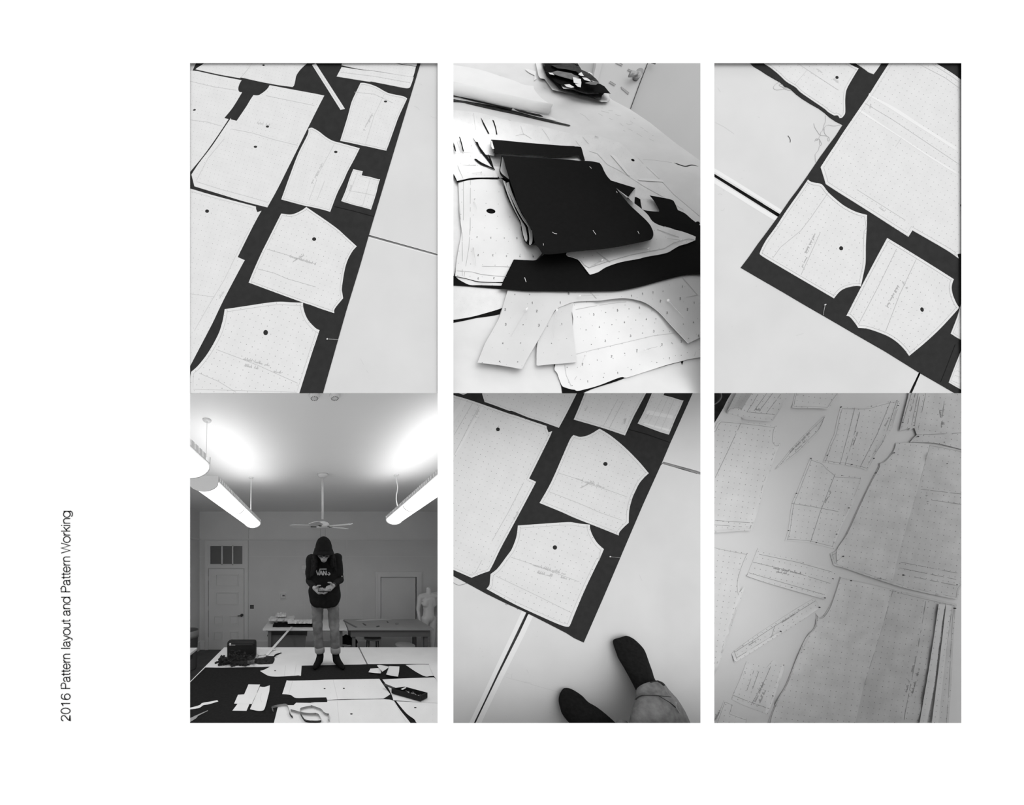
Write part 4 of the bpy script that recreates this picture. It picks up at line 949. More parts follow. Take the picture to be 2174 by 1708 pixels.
tube(P2, A('-60,258 200,312 500,385 800,450 990,488'), [0.019, 0.019, 0.018, 0.017, 0.016], 0.029, 'rolled_edge', M['white2'], rl)
# heap of scraps
gh = 'cloth scraps in the heap by the door'
heap = [('A', '735,80 760,78 845,100 840,150 850,175 825,195 830,140 770,110', 'white2', 'white', 'loose torn white scrap lying left of the dark heap by the door'),
 ('H', [A('840,10 850,60 870,150 890,172 930,178 1010,287 1060,300 1281,345'), B('0,340 150,378 270,408 328,410 356,384 340,330 100,260 0,-30'), A('1200,-30')], 'white2', '', 'white bottom layer of the scrap heap by the door'),
 ('H', [A('905,-10 915,60 950,150 1030,225 1075,275 1130,292 1281,328'), B('0,322 150,356 240,384 268,380 275,345 300,320 180,270 0,-30')], 'dark2', '', 'dark layer just above the white bottom layer of the scrap heap'),
 ('H', [A('935,100 1000,110 1060,200 1120,275 1200,282 1281,305'), B('0,300 120,330 250,330 200,290 0,150'), A('1100,100')], 'white2', '', 'crumpled white layer low in the scrap heap by the door'),
 ('H', [A('925,20 960,120 1020,190 1090,235 1150,240 1200,262 1281,292'), B('0,285 140,318 280,318 340,322 365,330 300,252 258,228 120,180 0,60'), A('1281,40 1100,-20')], 'black2', '', 'broad black layer in the middle of the scrap heap by the door'),
 ('H', [A('1000,40 1060,70 1150,80 1281,110'), B('0,95 60,130 150,190 245,210 215,175 150,120 60,80 0,30'), A('1150,20')], 'dark2', '', 'charcoal top layer of the scrap heap by the door'),
 ('H', [A('985,115 1080,150 1190,180 1281,200'), B('0,195 60,210 40,150 0,140'), A('1200,120 1060,95')], 'grey2', '', 'grey crumpled piece near the top left of the scrap heap'),
 ('H', [A('970,112 1010,118 1030,140 985,130')], 'white2', '', 'tiny white bit at the left of the scrap heap top'),
 ('H', [A('1215,160 1281,165'), B('0,165 62,178 68,215 62,262 30,255 0,225'), A('1281,225 1225,215')], 'white2', '', 'square white scrap near the middle of the heap by the door'),
 ('H', [B('72,160 120,165 150,185 165,203 130,196 100,188')], 'white2', '', 'folded white scrap towards the right of the heap by the door'),
 ('H', [B('102,218 150,206 200,202 250,212 215,238 160,235')], 'grey2', '', 'grey pointed scrap at the right of the heap by the door'),
 ('H', [B('35,130 68,108 95,150 60,145')], 'white2', '', 'small pale triangle scrap on top of the heap by the door'),
 ('H', [A('1130,235 1180,230 1230,260 1200,268 1150,255')], 'white2', '', 'narrow pale scrap at the lower front of the heap by the door'),
 ('H', [B('130,118 150,108 185,130 175,135 150,120')], 'white2', '', 'thin pale curl at the upper right of the heap by the door')]
for k, (kind, s, m, _, lab) in enumerate(heap):
    poly = A(s) if kind == 'A' else sum(s, [])
    h = 0.001 + (0.0 if k == 0 else 0.007 * min(k, 5) + 0.0025 * max(0, k - 5))
    item('cloth_scrap', 'cloth scrap', lab + ', upper-middle picture', poly, m, h + 0.001, 0.001, gh, base=None if k in (0,) else h - 0.003 if k > 1 else 0.0005, grid=8, soft=False, hf=lifts([], 0.0019 if k < 6 else 0.0007, 12, k * 3.1) if k > 1 else None)
tube(P2, B('270,318 275,345 262,375'), 0.0018, 0.0122, 'fold_edge', M['white2'], [o for o in COL.objects if o.name.startswith('cloth_scrap')][1])

# the front: black cloth over pattern papers with hanging arms
item('black_fabric', 'fabric', 'black cloth showing round the lower edge of the rounded pattern at the bottom, upper-middle picture', C('1028,1392 1060,1480 1100,1610 1112,1690 1150,1720') + D('0,1720 170,1640 420,1560 640,1480 1075,1360 1085,1392 1100,1345 1300,1310 1300,1100 300,900'), 'black2', 0.0006, 0.0012)
U14 = item('pattern_paper', 'pattern paper', 'rounded white numbered pattern paper at the bottom front, between the two hanging arms, upper-middle picture',
     C('1180,790 1215,1000 1040,1390 1060,1480 1100,1590 1128,1618 1200,1640') + D('0,1645 30,1656 100,1642 250,1600 460,1520 525,1522 700,1468 920,1398 1060,1362 1150,1338 1265,1318 1330,1300 1330,1000 1100,900 700,700 300,720 0,750'), 'pat2', 0.0026, 0.0008, g2, uv=(-14, 26), grid=16, hf=lifts([], 0.003, 55, 4), smooth=True)
hf14 = lifts([], 0.003, 55, 4)
n14 = [(D, 25, 1225, '3'), (D, 193, 887, '5'), (D, 433, 845, '5'), (D, 653, 820, '5'), (D, 62, 915, '+'), (D, 313, 868, '+'), (D, 547, 832, '+'), (D, 250, 1012, '4'), (D, 502, 965, '4'), (D, 723, 935, '4'), (D, 115, 1043, '+'), (D, 375, 990, '+'), (D, 615, 945, '+'), (D, 818, 932, '+'), (D, 308, 1153, '3'), (D, 563, 1103, '3'), (D, 797, 1055, '3'),
       (D, 168, 1190, '+'), (D, 438, 1128, '+'), (D, 685, 1075, '+'), (D, 893, 1052, '+'), (D, 373, 1308, '2'), (D, 628, 1248, '2'), (D, 228, 1347, '+'), (D, 505, 1278, '+'), (D, 880, 1190, '2'), (D, 978, 1175, '+'), (D, 1075, 1160, '2'), (D, 435, 1475, '1'), (D, 700, 1405, '1'), (D, 955, 1328, '1'), (D, 290, 1520, '+'), (D, 570, 1443, '+'), (D, 828, 1370, '+'), (D, 1073, 1298, '+'), (D, 133, 1563, '1'), (C, 1158, 1420, '+'), (C, 1208, 1603, '+'), (D, 80, 1388, '2')]
numbers(U14, 0.0038, n14, 4.4, hf14)
lines('pencil_marking', P2, [D('20,1285 200,1240 440,1185 800,1100 1010,1075'), C('1135,1395 1150,1500 1200,1610'), D('10,838 140,812 380,775 520,760'), D('1205,1305 1225,1260'), D('0,1545 20,1510')], 0.8, 0.0040, M['ink_soft'], U14, hf14)
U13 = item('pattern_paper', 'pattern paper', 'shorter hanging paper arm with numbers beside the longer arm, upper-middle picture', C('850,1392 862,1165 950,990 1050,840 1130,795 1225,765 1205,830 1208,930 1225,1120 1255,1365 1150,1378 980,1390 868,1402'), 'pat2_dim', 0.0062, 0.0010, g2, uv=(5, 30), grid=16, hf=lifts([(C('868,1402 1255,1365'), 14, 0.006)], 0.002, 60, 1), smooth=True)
numbers(U13, 0.0075, [(C, 1000, 1178, '+'), (C, 1043, 1355, '+'), (C, 1155, 1140, '2'), (C, 1200, 1310, '3'), (C, 1105, 985, '1'), (C, 962, 1005, '+')], 4.6, lifts([], 0.002, 60, 1))
U12 = item('pattern_paper', 'pattern paper', 'long pattern paper whose two numbered arms hang down from under the black cloth, upper-middle picture',
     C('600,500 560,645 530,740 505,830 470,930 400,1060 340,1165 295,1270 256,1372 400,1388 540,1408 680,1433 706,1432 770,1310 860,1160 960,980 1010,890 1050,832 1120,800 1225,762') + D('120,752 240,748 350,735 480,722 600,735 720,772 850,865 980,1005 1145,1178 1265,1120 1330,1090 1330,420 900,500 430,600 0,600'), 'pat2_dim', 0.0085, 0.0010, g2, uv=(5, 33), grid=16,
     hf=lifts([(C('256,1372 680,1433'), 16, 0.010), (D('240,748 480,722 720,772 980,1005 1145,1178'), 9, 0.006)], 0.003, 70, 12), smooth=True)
hf12 = lifts([(C('256,1372 680,1433'), 16, 0.010)], 0.003, 70, 12)
numbers(U12, 0.0106, [(C, 540, 985, '3'), (C, 875, 995, '3'), (C, 510, 1175, '4'), (C, 480, 1365, '5'), (C, 715, 990, '+'), (C, 690, 1175, '+'), (C, 660, 1365, '+'), (C, 535, 837, '2'), (C, 853, 852, '2'), (C, 632, 685, '+'), (C, 780, 685, '+'), (C, 808, 770, '1'), (C, 1090, 768, '1'), (C, 1175, 675, '6'), (C, 302, 1372, '+'),
     (D, 865, 752, '2'), (D, 1065, 728, '2'), (D, 932, 870, '3'), (D, 1137, 835, '2'), (D, 1038, 850, '+'), (D, 1095, 985, '+'), (D, 1197, 965, '4'), (D, 1148, 1127, '+'), (D, 1250, 1103, '5'), (D, 575, 700, '1'), (D, 685, 678, '1'), (D, 790, 665, '1'), (D, 890, 652, '+'), (D, 1088, 608, '1'), (D, 1205, 770, '1')], 4.6, hf12)
lines('pencil_marking', P2, [D('1120,715 1240,692'), D('1080,510 1160,600 1240,695'), D('150,650 235,745'), D('1265,1118 1235,1135')], 0.8, 0.0104, M['ink'], U12, hf12)
U11 = item('black_fabric', 'fabric', 'wide black cloth draped across the front of the stack to the right border, upper-middle picture',
     C('478,628 520,558 575,440 625,335 720,342 840,342 900,305 938,276 1100,200') + D('200,0') + B('480,1380 605,1365 662,1390 668,1440 680,1490 720,1502 780,1510 848,1514 850,1495 820,1440 795,1400 755,1350 870,1370 980,1395 1010,1430 1040,1498 1110,1530 1180,1590 1262,1650 1330,1700') + D('1330,490 1130,490 900,543 700,598 560,630 430,650 200,655 0,656') + C('900,655 700,650'), 'black2', 0.0150, 0.0012, base=0.0135)
U9 = item('pattern_paper', 'pattern paper', 'creased white pinned paper lying on the black cloth right under the folded fabric, upper-middle picture',
     B('432,1285 480,1330 540,1385 605,1432 680,1490 740,1548 775,1600 820,1635 900,1665 1000,1690') + D('905,0 1000,32 1080,52 1160,80 1220,105 1215,140 1130,175 1060,195 1000,228 942,262 850,285 730,305 640,328 540,345 430,370 320,410 270,440 230,464 155,487 125,450 80,390 40,340 0,320 -70,300 -40,200'), 'pat2', 0.0175, 0.0008, g2, uv=(-14, 20), grid=14, hf=lifts([], 0.004, 40, 7), smooth=True)
lines('pencil_marking', P2, [D('150,415 330,355 560,290 700,262 900,225 1000,165 1150,125 1205,135'), D('60,340 100,390 150,420'), D('220,260 360,360'), D('830,30 1050,110')], 0.9, 0.0198, M['ink'], U9, lifts([], 0.004, 40, 7))
# the folded bundle
fb = item('folded_fabric', 'fabric', 'big black fabric folded into a thick bundle on top of the patterns, upper-middle picture',
     A('505,945 800,968 1100,985 1281,1000') + B('0,1002 105,1002 180,1008 250,1022 275,1055 300,1110 330,1160 365,1200 420,1275 490,1370 560,1450 640,1525 720,1600 765,1655 785,1700') + D('768,0 788,45 793,85 785,115 770,132 740,145 600,175 450,205 300,228 140,243 0,256') + C('1281,250 1100,272 1000,282 935,282 908,272 880,230 850,190 825,140 800,20') + A('800,1708 740,1590 690,1500 650,1410 620,1310 590,1230 560,1120'), 'black2', 0.056, 0.001, base=0.033, grid=22, hf=lifts([], 0.004, 90, 17), smooth=True)
item('', '', '', A('468,1178 505,1185 520,1240 530,1300 565,1390 625,1510 695,1640') + C('690,10 708,90 722,135 742,167 775,192 805,190 840,150 800,0') + A('720,1500 620,1200 580,1150 520,1170'), 'black2', 0.0215, 0.001, base=0.0200, parent=fb).name = 'fold_layer'
item('', '', '', A('512,1195 540,1215 560,1290 610,1400 670,1520 750,1640') + C('742,20 756,80 758,130 746,157 728,120 712,60 702,0') + A('690,1610 632,1500 580,1390 545,1295'), 'white2', 0.0235, 0.0008, parent=fb).name = 'fold_layer'
item('', '', '', A('538,1212 580,1210 600,1290 640,1380 700,1500 780,1640') + C('772,0 785,60 788,130 782,172 766,186 752,170 760,120 752,60 738,0') + A('700,1600 645,1500 600,1390 562,1290'), 'black2', 0.0255, 0.001, parent=fb).name = 'fold_layer'
item('', '', '', A('548,1222 572,1216 592,1290 650,1430 715,1560 800,1670') + C('800,10 808,70 810,130 804,170 788,188 776,180 780,120 774,60 762,0') + A('712,1590 650,1480 600,1375 560,1285'), 'white2', 0.0285, 0.0008, parent=fb).name = 'fold_layer'
item('', '', '', A('575,1212 600,1280 650,1400 720,1530 810,1708 740,1590 690,1505 640,1400 605,1320 582,1240'), 'black2', 0.0300, 0.0008, parent=fb).name = 'fold_layer'
item('', '', '', A('497,945 515,950 545,1050 580,1165 582,1195 560,1190 520,1172 490,1142 478,1105 482,1055 490,1000'), 'black2', 0.0295, 0.001, parent=fb).name = 'fold_layer'
item('', '', '', A('506,962 520,990 540,1070 568,1162 572,1185 540,1160 508,1135 488,1105 488,1070 498,1010'), 'pat2_dim', 0.0315, 0.0006, parent=fb).name = 'fold_layer'
fl = item('', '', '', B('362,1198 480,1235 612,1275 575,1320 540,1366 490,1330 430,1285 395,1250'), 'black2', 0.0440, 0.001, base=0.036, parent=fb); fl.name = 'turned_corner'
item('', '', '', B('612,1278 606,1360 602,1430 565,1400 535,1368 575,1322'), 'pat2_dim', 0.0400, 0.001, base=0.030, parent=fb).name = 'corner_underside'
item('white_cloth', 'fabric', 'white sheet edge showing between the two black folds of fabric, upper-middle picture', A('412,922 550,935 690,942 830,956 1000,964 1281,955') + B('0,955 45,948 60,972 80,1002 0,1000') + A('1100,985 800,965 500,945'), 'white2', 0.0230, 0.0008, base=0.0195)
bk = item('black_fabric', 'fabric', 'narrow black fabric fold lying behind the big folded bundle, upper-middle picture',
     A('392,788 500,795 700,815 900,832 1100,848 1230,853') + B('0,857 30,858 62,862 72,880 85,930 105,1000 80,1004 60,985 45,952 0,955') + A('1150,962 1000,965 850,952 690,942 550,932 415,925 420,885 400,870 388,830'), 'black2', 0.0305, 0.001, base=0.024, grid=20)
item('', '', '', A('392,800 402,800 412,840 424,880 408,882 394,855'), 'pat2', 0.0318, 0.0004, parent=bk).name = 'fold_layer'
# pins and thread ends
for f, a, b, wh in ((A, '292,1117', '200,1128', 'flap at the left border'), (A, '228,1385', '248,1490', 'oval-holed pattern beside its hole'), (C, '215,220', '240,400', 'oval-holed pattern below its hole'), (C, '748,840', '590,1110', 'longer hanging paper arm'), (C, '1053,850', '1018,1125', 'shorter hanging paper arm'),
                   (D, '106,1300', '55,1420', 'left end of the rounded pattern'), (D, '712,1242', '835,1212', 'middle of the rounded pattern'), (D, '945,750', '1100,920', 'right hanging arm'), (D, '55,702', '250,694', 'paper just under the black cloth'), (D, '1072,140', '930,122', 'right tip of the creased paper'), (D, '740,222', '600,237', 'middle of the creased paper'), (D, '275,340', '160,405', 'left corner of the creased paper'), (A, '192,850', '210,895', 'slit paper near the left border')):
    pin(P2, f(a)[0], f(b)[0], 0.022 if f is D and float(a.split(',')[1]) < 400 else 0.016, 'white-headed pin in the ' + wh + ', upper-middle picture', PIN_W, 'pins in the upper-middle picture')
thread(P2, [C('1010,58 1030,72 1055,76')], 'short white lint curl on the folded black bundle, upper-middle picture', 0.0625, 0.55, 'white2', 'lint')
thread(P2, [D('185,40 215,83')], 'straight white lint thread at the front of the black bundle, upper-middle picture', 0.0625, 0.55, 'white2', 'lint')
thread(P2, [D('637,50 650,76')], 'tiny white lint thread near the rounded end of the black bundle, upper-middle picture', 0.0625, 0.55, 'white2', 'lint')
thread(P2, [C('730,515 745,562')], 'white basting thread on the front black cloth, upper-middle picture', 0.0168, 0.9, 'white2', 'lint')
thread(P2, [C('918,172 920,192')], 'very short white lint near the left end of the black bundle, upper-middle picture', 0.0625, 0.55, 'white2', 'lint')
thread(P2, [B('150,1058 170,1078')], 'white lint speck at the back of the black bundle, upper-middle picture', 0.0625, 0.55, 'white2', 'lint')
thread(P2, [B('420,1308 430,1322')], 'white lint speck at the right side of the black bundle, upper-middle picture', 0.0625, 0.55, 'white2', 'lint')
added_fill('added_stack_fill', (1.0, 1.03, EYE.z + 2.68), P2.P(1200, 640), 1.3, 0.06, 4.2, radians(120))  # unseen fill light added above the opening to brighten the stack
# ================================================================== the studio seen through the lower-left opening
M['room_wall'] = mat('grey_room_paint', 0.72, 0.7, 0.25, 0.03, 1.5)
M['room_upper'] = mat('upper_wall_paint', 0.78, 0.7, 0.25, 0.03, 1.5)
M['ceiling'] = mat('ceiling_paint', 0.90, 0.9, 0.1, 0.02, 1)
M['room_floor'] = mat('dark_grey_floor', 0.10, 0.6, 0.3, 0.15, 6)
M['trim4'] = mat('trim_paint', 0.76, 0.5, 0.4)
M['glass4'] = mat('dark_transom_glass', 0.16, 0.12, 0.6)
M['metal4'] = mat('dark_metal', 0.06, 0.4, 0.5, metal=0.4)
M['white4'] = mat('white_enamel', 0.70, 0.45, 0.4)
M['table4'] = mat('white_table_board', 0.72, 0.6, 0.3, 0.03, 5)
M['edge4'] = mat('grey_table_frame', 0.16, 0.6, 0.3)
M['grey4'] = mat('grey_laminate', 0.36, 0.55, 0.35, 0.04, 5)
M['black4'] = mat('black_table_cloth', 0.016, 1.0, 0.05, 0.15, 40)
M['case4'] = mat('black_nylon', 0.012, 0.7, 0.25, 0.2, 80)
M['paper4'] = dotted('pattern_paper_on_table', 0.72, dot=0.6, r=0.032)
M['tub4'] = mat('grey_plastic_tub', 0.15, 0.45, 0.4)
M['bin4'] = mat('grey_bin_plastic', 0.13, 0.5, 0.4)
M['bag4'] = mat('bin_liner', 0.30, 0.35, 0.5)
M['skin'] = mat('skin', 0.25, 0.6, 0.35)
M['tee'] = mat('black_jersey', 0.009, 0.95, 0.1, 0.2, 30)
M['hair'] = mat('dark_hair', 0.009, 0.8, 0.08, 0.4, 60)
M['jean4'] = mat('faded_denim', 0.15, 0.9, 0.15, 0.28, 9, detail=6)
M['cuff4'] = mat('pale_denim_cuff', 0.27, 0.9, 0.15, 0.1, 30)
M['print4'] = mat('pale_shirt_print', 0.36, 0.8, 0.1)
M['mann'] = mat('white_mannequin', 0.74, 0.5, 0.35, 0.02, 6)
M['wood4'] = mat('stool_wood', 0.28, 0.5, 0.3, 0.1, 12)
M['tapeM'] = mat('measuring_tape_cloth', 0.42, 0.6, 0.2)

def emit(name, val, s):
    m, nt, b = new_mat(name)
    b.inputs['Base Color'].default_value = (val, val, val, 1)
    b.inputs['Emission Color'].default_value = (1, 1, 1, 1); b.inputs['Emission Strength'].default_value = s
    return m
M['lamp'] = emit('lit_diffuser', 0.8, 2.2)
# clear plastic
m, nt, b_ = new_mat('clear_plastic'); b_.inputs['Base Color'].default_value = (.97, .97, .97, 1); b_.inputs['Transmission Weight'].default_value = 0.97; b_.inputs['Roughness'].default_value = 0.04; b_.inputs['IOR'].default_value = 1.06; M['clear'] = m

def add_box(bm, lo, hi, bev=0.0):
    r = bmesh.ops.create_cube(bm, size=1.0); vs = r['verts']
    for v in vs: v.co = Vector([(lo[i] + hi[i]) / 2 + v.co[i] * (hi[i] - lo[i]) for i in range(3)])
    if bev:
        es = list({e for v in vs for e in v.link_edges})
        bmesh.ops.bevel(bm, geom=es, offset=bev, segments=2, affect='EDGES', profile=0.6)
def box(name, lo, hi, m, parent=None, bev=0.0, smooth=False):
    bm = bmesh.new(); add_box(bm, lo, hi, bev); return finish(name, bm, m, parent, smooth)
def cyl_bm(bm, a, b, r0, r1=None, seg=16):
    a, b = Vector(a), Vector(b); d = b - a; r1 = r0 if r1 is None else r1
    mt = d.to_track_quat('Z', 'Y').to_matrix().to_4x4(); mt.translation = (a + b) / 2
    bmesh.ops.create_cone(bm, segments=seg, radius1=r0, radius2=r1, depth=d.length, cap_ends=True, matrix=mt)
def cyl(name, a, b, r0, m, parent=None, r1=None, seg=16, smooth=True):
    bm = bmesh.new(); cyl_bm(bm, a, b, r0, r1, seg)
    o = finish(name, bm, m, parent)
    if smooth:
        for p in o.data.polygons: p.use_smooth = len(p.vertices) == 4
    return o
def lathe(name, prof, c, m, parent=None, seg=28, axis='Z'):
    bm = bmesh.new(); rings = []
    for (r, z) in prof:
        rings.append([bm.verts.new((c[0] + r * cos(2 * pi * k / seg), c[1] + r * sin(2 * pi * k / seg), c[2] + z)) for k in range(seg)])
    for a, b in zip(rings, rings[1:]):
        for k in range(seg): bm.faces.new([a[k], a[(k + 1) % seg], b[(k + 1) % seg], b[k]])
    bm.faces.new(rings[0][::-1]); bm.faces.new(rings[-1])
    bmesh.ops.recalc_face_normals(bm, faces=bm.faces)
    return finish(name, bm, m, parent, smooth=True)
def adopt(parent, *kids):
    bpy.context.view_layer.update()
    for k in kids: k.parent = parent; k.matrix_parent_inverse = parent.matrix_world.inverted()

YB, ZC, XL, XR, Y0 = 6.77, 3.38, -2.80, 3.20, 1.80
struct(box('floor', (XL - .1, 1.1, -0.1), (XR + .1, YB + .1, 0), M['room_floor']))
struct(box('ceiling', (XL - .1, Y0, ZC), (XR + .1, YB + .1, ZC + .1), M['ceiling']))
struct(box('wall_left', (XL - .1, Y0, 0), (XL, YB, ZC), M['room_wall']))
struct(box('wall_right', (XR, Y0, 0), (XR + .1, YB, ZC), M['room_wall']))
rz_ = EYE.z + (V0 - 1144) / F * YB
struct(box('wall_back', (XL, YB, 0), (XR, YB + .1, rz_), M['room_wall']))
struct(box('wall_back_upper', (XL, YB, rz_), (XR, YB + .1, ZC), M['room_upper']))
struct(box('trim_1', (XL, YB - .03, rz_ - .02), (XR, YB, rz_ + .012), M['trim4']))
zr = lambda v, y: EYE.z + (V0 - v) / F * y
xr = lambda u, y: (u - U0) / F * y
struct(box('trim_3', (xr(523, YB), YB - .035, rz_), (xr(528, YB), YB, ZC), M['room_upper']))
for n, u in enumerate((646, 736, 770)):
    struct(box('trim_%d' % (4 + n), (xr(u, YB) - .006, YB - .008, .2), (xr(u, YB) + .006, YB, rz_ - .02), M['trim4']))
struct(box('trim_7', (XL, YB - .012, zr(1181, YB) - .008), (XR, YB, zr(1181, YB) + .008), M['trim4']))
struct(box('baseboard_back', (XL, YB - .03, 0), (XR, YB, .21), M['trim4']))
struct(box('baseboard_left', (XL, Y0, 0), (XL + .03, YB - .03, .21), M['trim4']))
struct(box('trim_8', (XL, Y0, rz_ - .02), (XL + .03, YB - .03, rz_ + .012), M['trim4']))

# ---- left door with a three-pane transom
def framed(name, u0, u1, v0, v1, cas, m, y=YB):
    """a door leaf on the back wall between pixel columns, with casing"""
    x0, x1, z0, z1 = xr(u0, y), xr(u1, y), max(0.0, zr(v1, y)), zr(v0, y)
    d = struct(box(name, (x0, y - .04, z0 + .01), (x1, y, z1), m))
    return d, x0, x1, z0, z1
d1, dx0, dx1, dz0, dz1 = framed('door_1', 444.5, 518.5, 1206.5, 1379, 7, M['trim4'])
def rect_frame(bm, x0, x1, z0, z1, t, y0, y1):
    add_box(bm, (x0, y0, z0), (x0 + t, y1, z1)); add_box(bm, (x1 - t, y0, z0), (x1, y1, z1))
    add_box(bm, (x0 + t, y0, z0), (x1 - t, y1, z0 + t)); add_box(bm, (x0 + t, y0, z1 - t), (x1 - t, y1, z1))
def door_panel(a, b):
    (u0, v0), (u1, v1) = T(400, 1180, a)[0], T(400, 1180, b)[0]
    x0, x1, z0, z1 = xr(u0, YB - .04), xr(u1, YB - .04), zr(v1, YB - .04), zr(v0, YB - .04)
    bm = bmesh.new(); rect_frame(bm, x0, x1, z0, z1, .022, YB - .056, YB - .0402)
    add_box(bm, (x0 + .03, YB - .048, z0 + .03), (x1 - .03, YB - .0402, z1 - .03))
    return finish('door_panel', bm, M['trim4'], d1)
for a, b in (('275,180', '508,305'), ('275,362', '505,490'), ('255,600', '345,690'), ('412,598', '505,690'), ('255,760', '345,850'), ('415,755', '505,845')): door_panel(a, b)
hx, hz = xr(512.5, YB - .1), zr(1306, YB - .1)
h = cyl('door_handle', (hx, YB - .04, hz), (hx, YB - .09, hz), .035, M['metal4'], d1); cyl('lever', (hx + .01, YB - .10, hz), (hx - .09, YB - .10, hz - .01), .012, M['metal4'], h)
for v in (1227, 1290, 1355): box('hinge', (dx0 - .02, YB - .06, zr(v, YB) - .05), (dx0, YB - .041, zr(v, YB) + .05), M['trim4'], d1)
bm = bmesh.new(); x0, x1, z1 = xr(436.5, YB), xr(527.5, YB), zr(1146.5, YB)
add_box(bm, (x0, YB - .05, 0), (dx0 - .012, YB, z1)); add_box(bm, (dx1 + .012, YB - .05, 0), (x1, YB, z1)); add_box(bm, (dx0 - .012, YB - .05, zr(1155, YB)), (dx1 + .012, YB, z1)); add_box(bm, (dx0 - .012, YB - .05, dz1 + .01), (dx1 + .012, YB, zr(1200.5, YB)))
struct(finish('trim_9', bm, M['trim4']))
w1 = struct(box('window_1', (dx0 - .01, YB - .02, zr(1200.5, YB)), (dx1 + .01, YB, zr(1155, YB)), M['glass4']))
bm = bmesh.new(); rect_frame(bm, dx0 - .01, dx1 + .01, zr(1200.5, YB), zr(1155, YB), .045, YB - .045, YB - .0205)
for u in (472.5, 495): add_box(bm, (xr(u, YB) - .015, YB - .045, zr(1199, YB)), (xr(u, YB) + .015, YB - .0205, zr(1157, YB)))
finish('window_frame', bm, M['trim4'], w1)
# ---- plain door on the right
d3, ex0, ex1, ez0, ez1 = framed('door_3', 808, 881, 1225, 1379, 9, M['room_wall'])
bm = bmesh.new(); x0, x1, z1 = xr(796.5, YB), xr(893.5, YB), zr(1213, YB)
for (i, y) in ((0, .055), (.05, .07)):
    add_box(bm, (x0 + i, YB - y, 0), (ex0 - .015, YB, z1 - i)); add_box(bm, (ex1 + .015, YB - y, 0), (x1 - i, YB, z1 - i)); add_box(bm, (ex0 - .015, YB - y, ez1 + .015), (ex1 + .015, YB, z1 - i))
struct(finish('trim_10', bm, M['trim4']))
# ---- things on the back wall
th = root('thermostat', 'small white thermostat on the grey back wall beside the standing person', 'thermostat')
bm = bmesh.new(); add_box(bm, (xr(592.5, YB), YB - .012, zr(1272.5, YB)), (xr(609.5, YB), YB, zr(1256.5, YB))); finish('back_plate', bm, M['room_upper'], th)
box('housing', (xr(595.5, YB), YB - .05, zr(1269, YB)), (xr(607, YB), YB - .0125, zr(1259, YB)), M['white4'], th, .008)
box('display', (xr(600, YB), YB - .053, zr(1264.5, YB)), (xr(605, YB), YB - .0505, zr(1261.5, YB)), M['glass4'], th)
sw = root('light_switch', 'dark square light switch plate on the wall right of the panelled door', 'switch')
box('plate', (xr(531, YB), YB - .012, zr(1291.5, YB)), (xr(539, YB), YB, zr(1283.5, YB)), M['metal4'], sw, .003)
box('rocker', (xr(532.5, YB), YB - .02, zr(1290, YB)), (xr(534.5, YB), YB - .0125, zr(1285, YB)), M['tub4'], sw); box('rocker', (xr(535.8, YB), YB - .02, zr(1290, YB)), (xr(537.8, YB), YB - .0125, zr(1285, YB)), M['tub4'], sw)
wb = root('wall_box', 'small grey electrical box on the back wall beside the shoulder of the person', 'electrical box')
box('housing', (xr(640.5, YB), YB - .07, zr(1208, YB)), (xr(650, YB), YB, zr(1199, YB)), M['trim4'], wb, .006); box('conduit', (xr(643, YB), YB - .05, zr(1208, YB) - .1), (xr(648, YB), YB - .0, zr(1208.2, YB)), M['trim4'], wb)

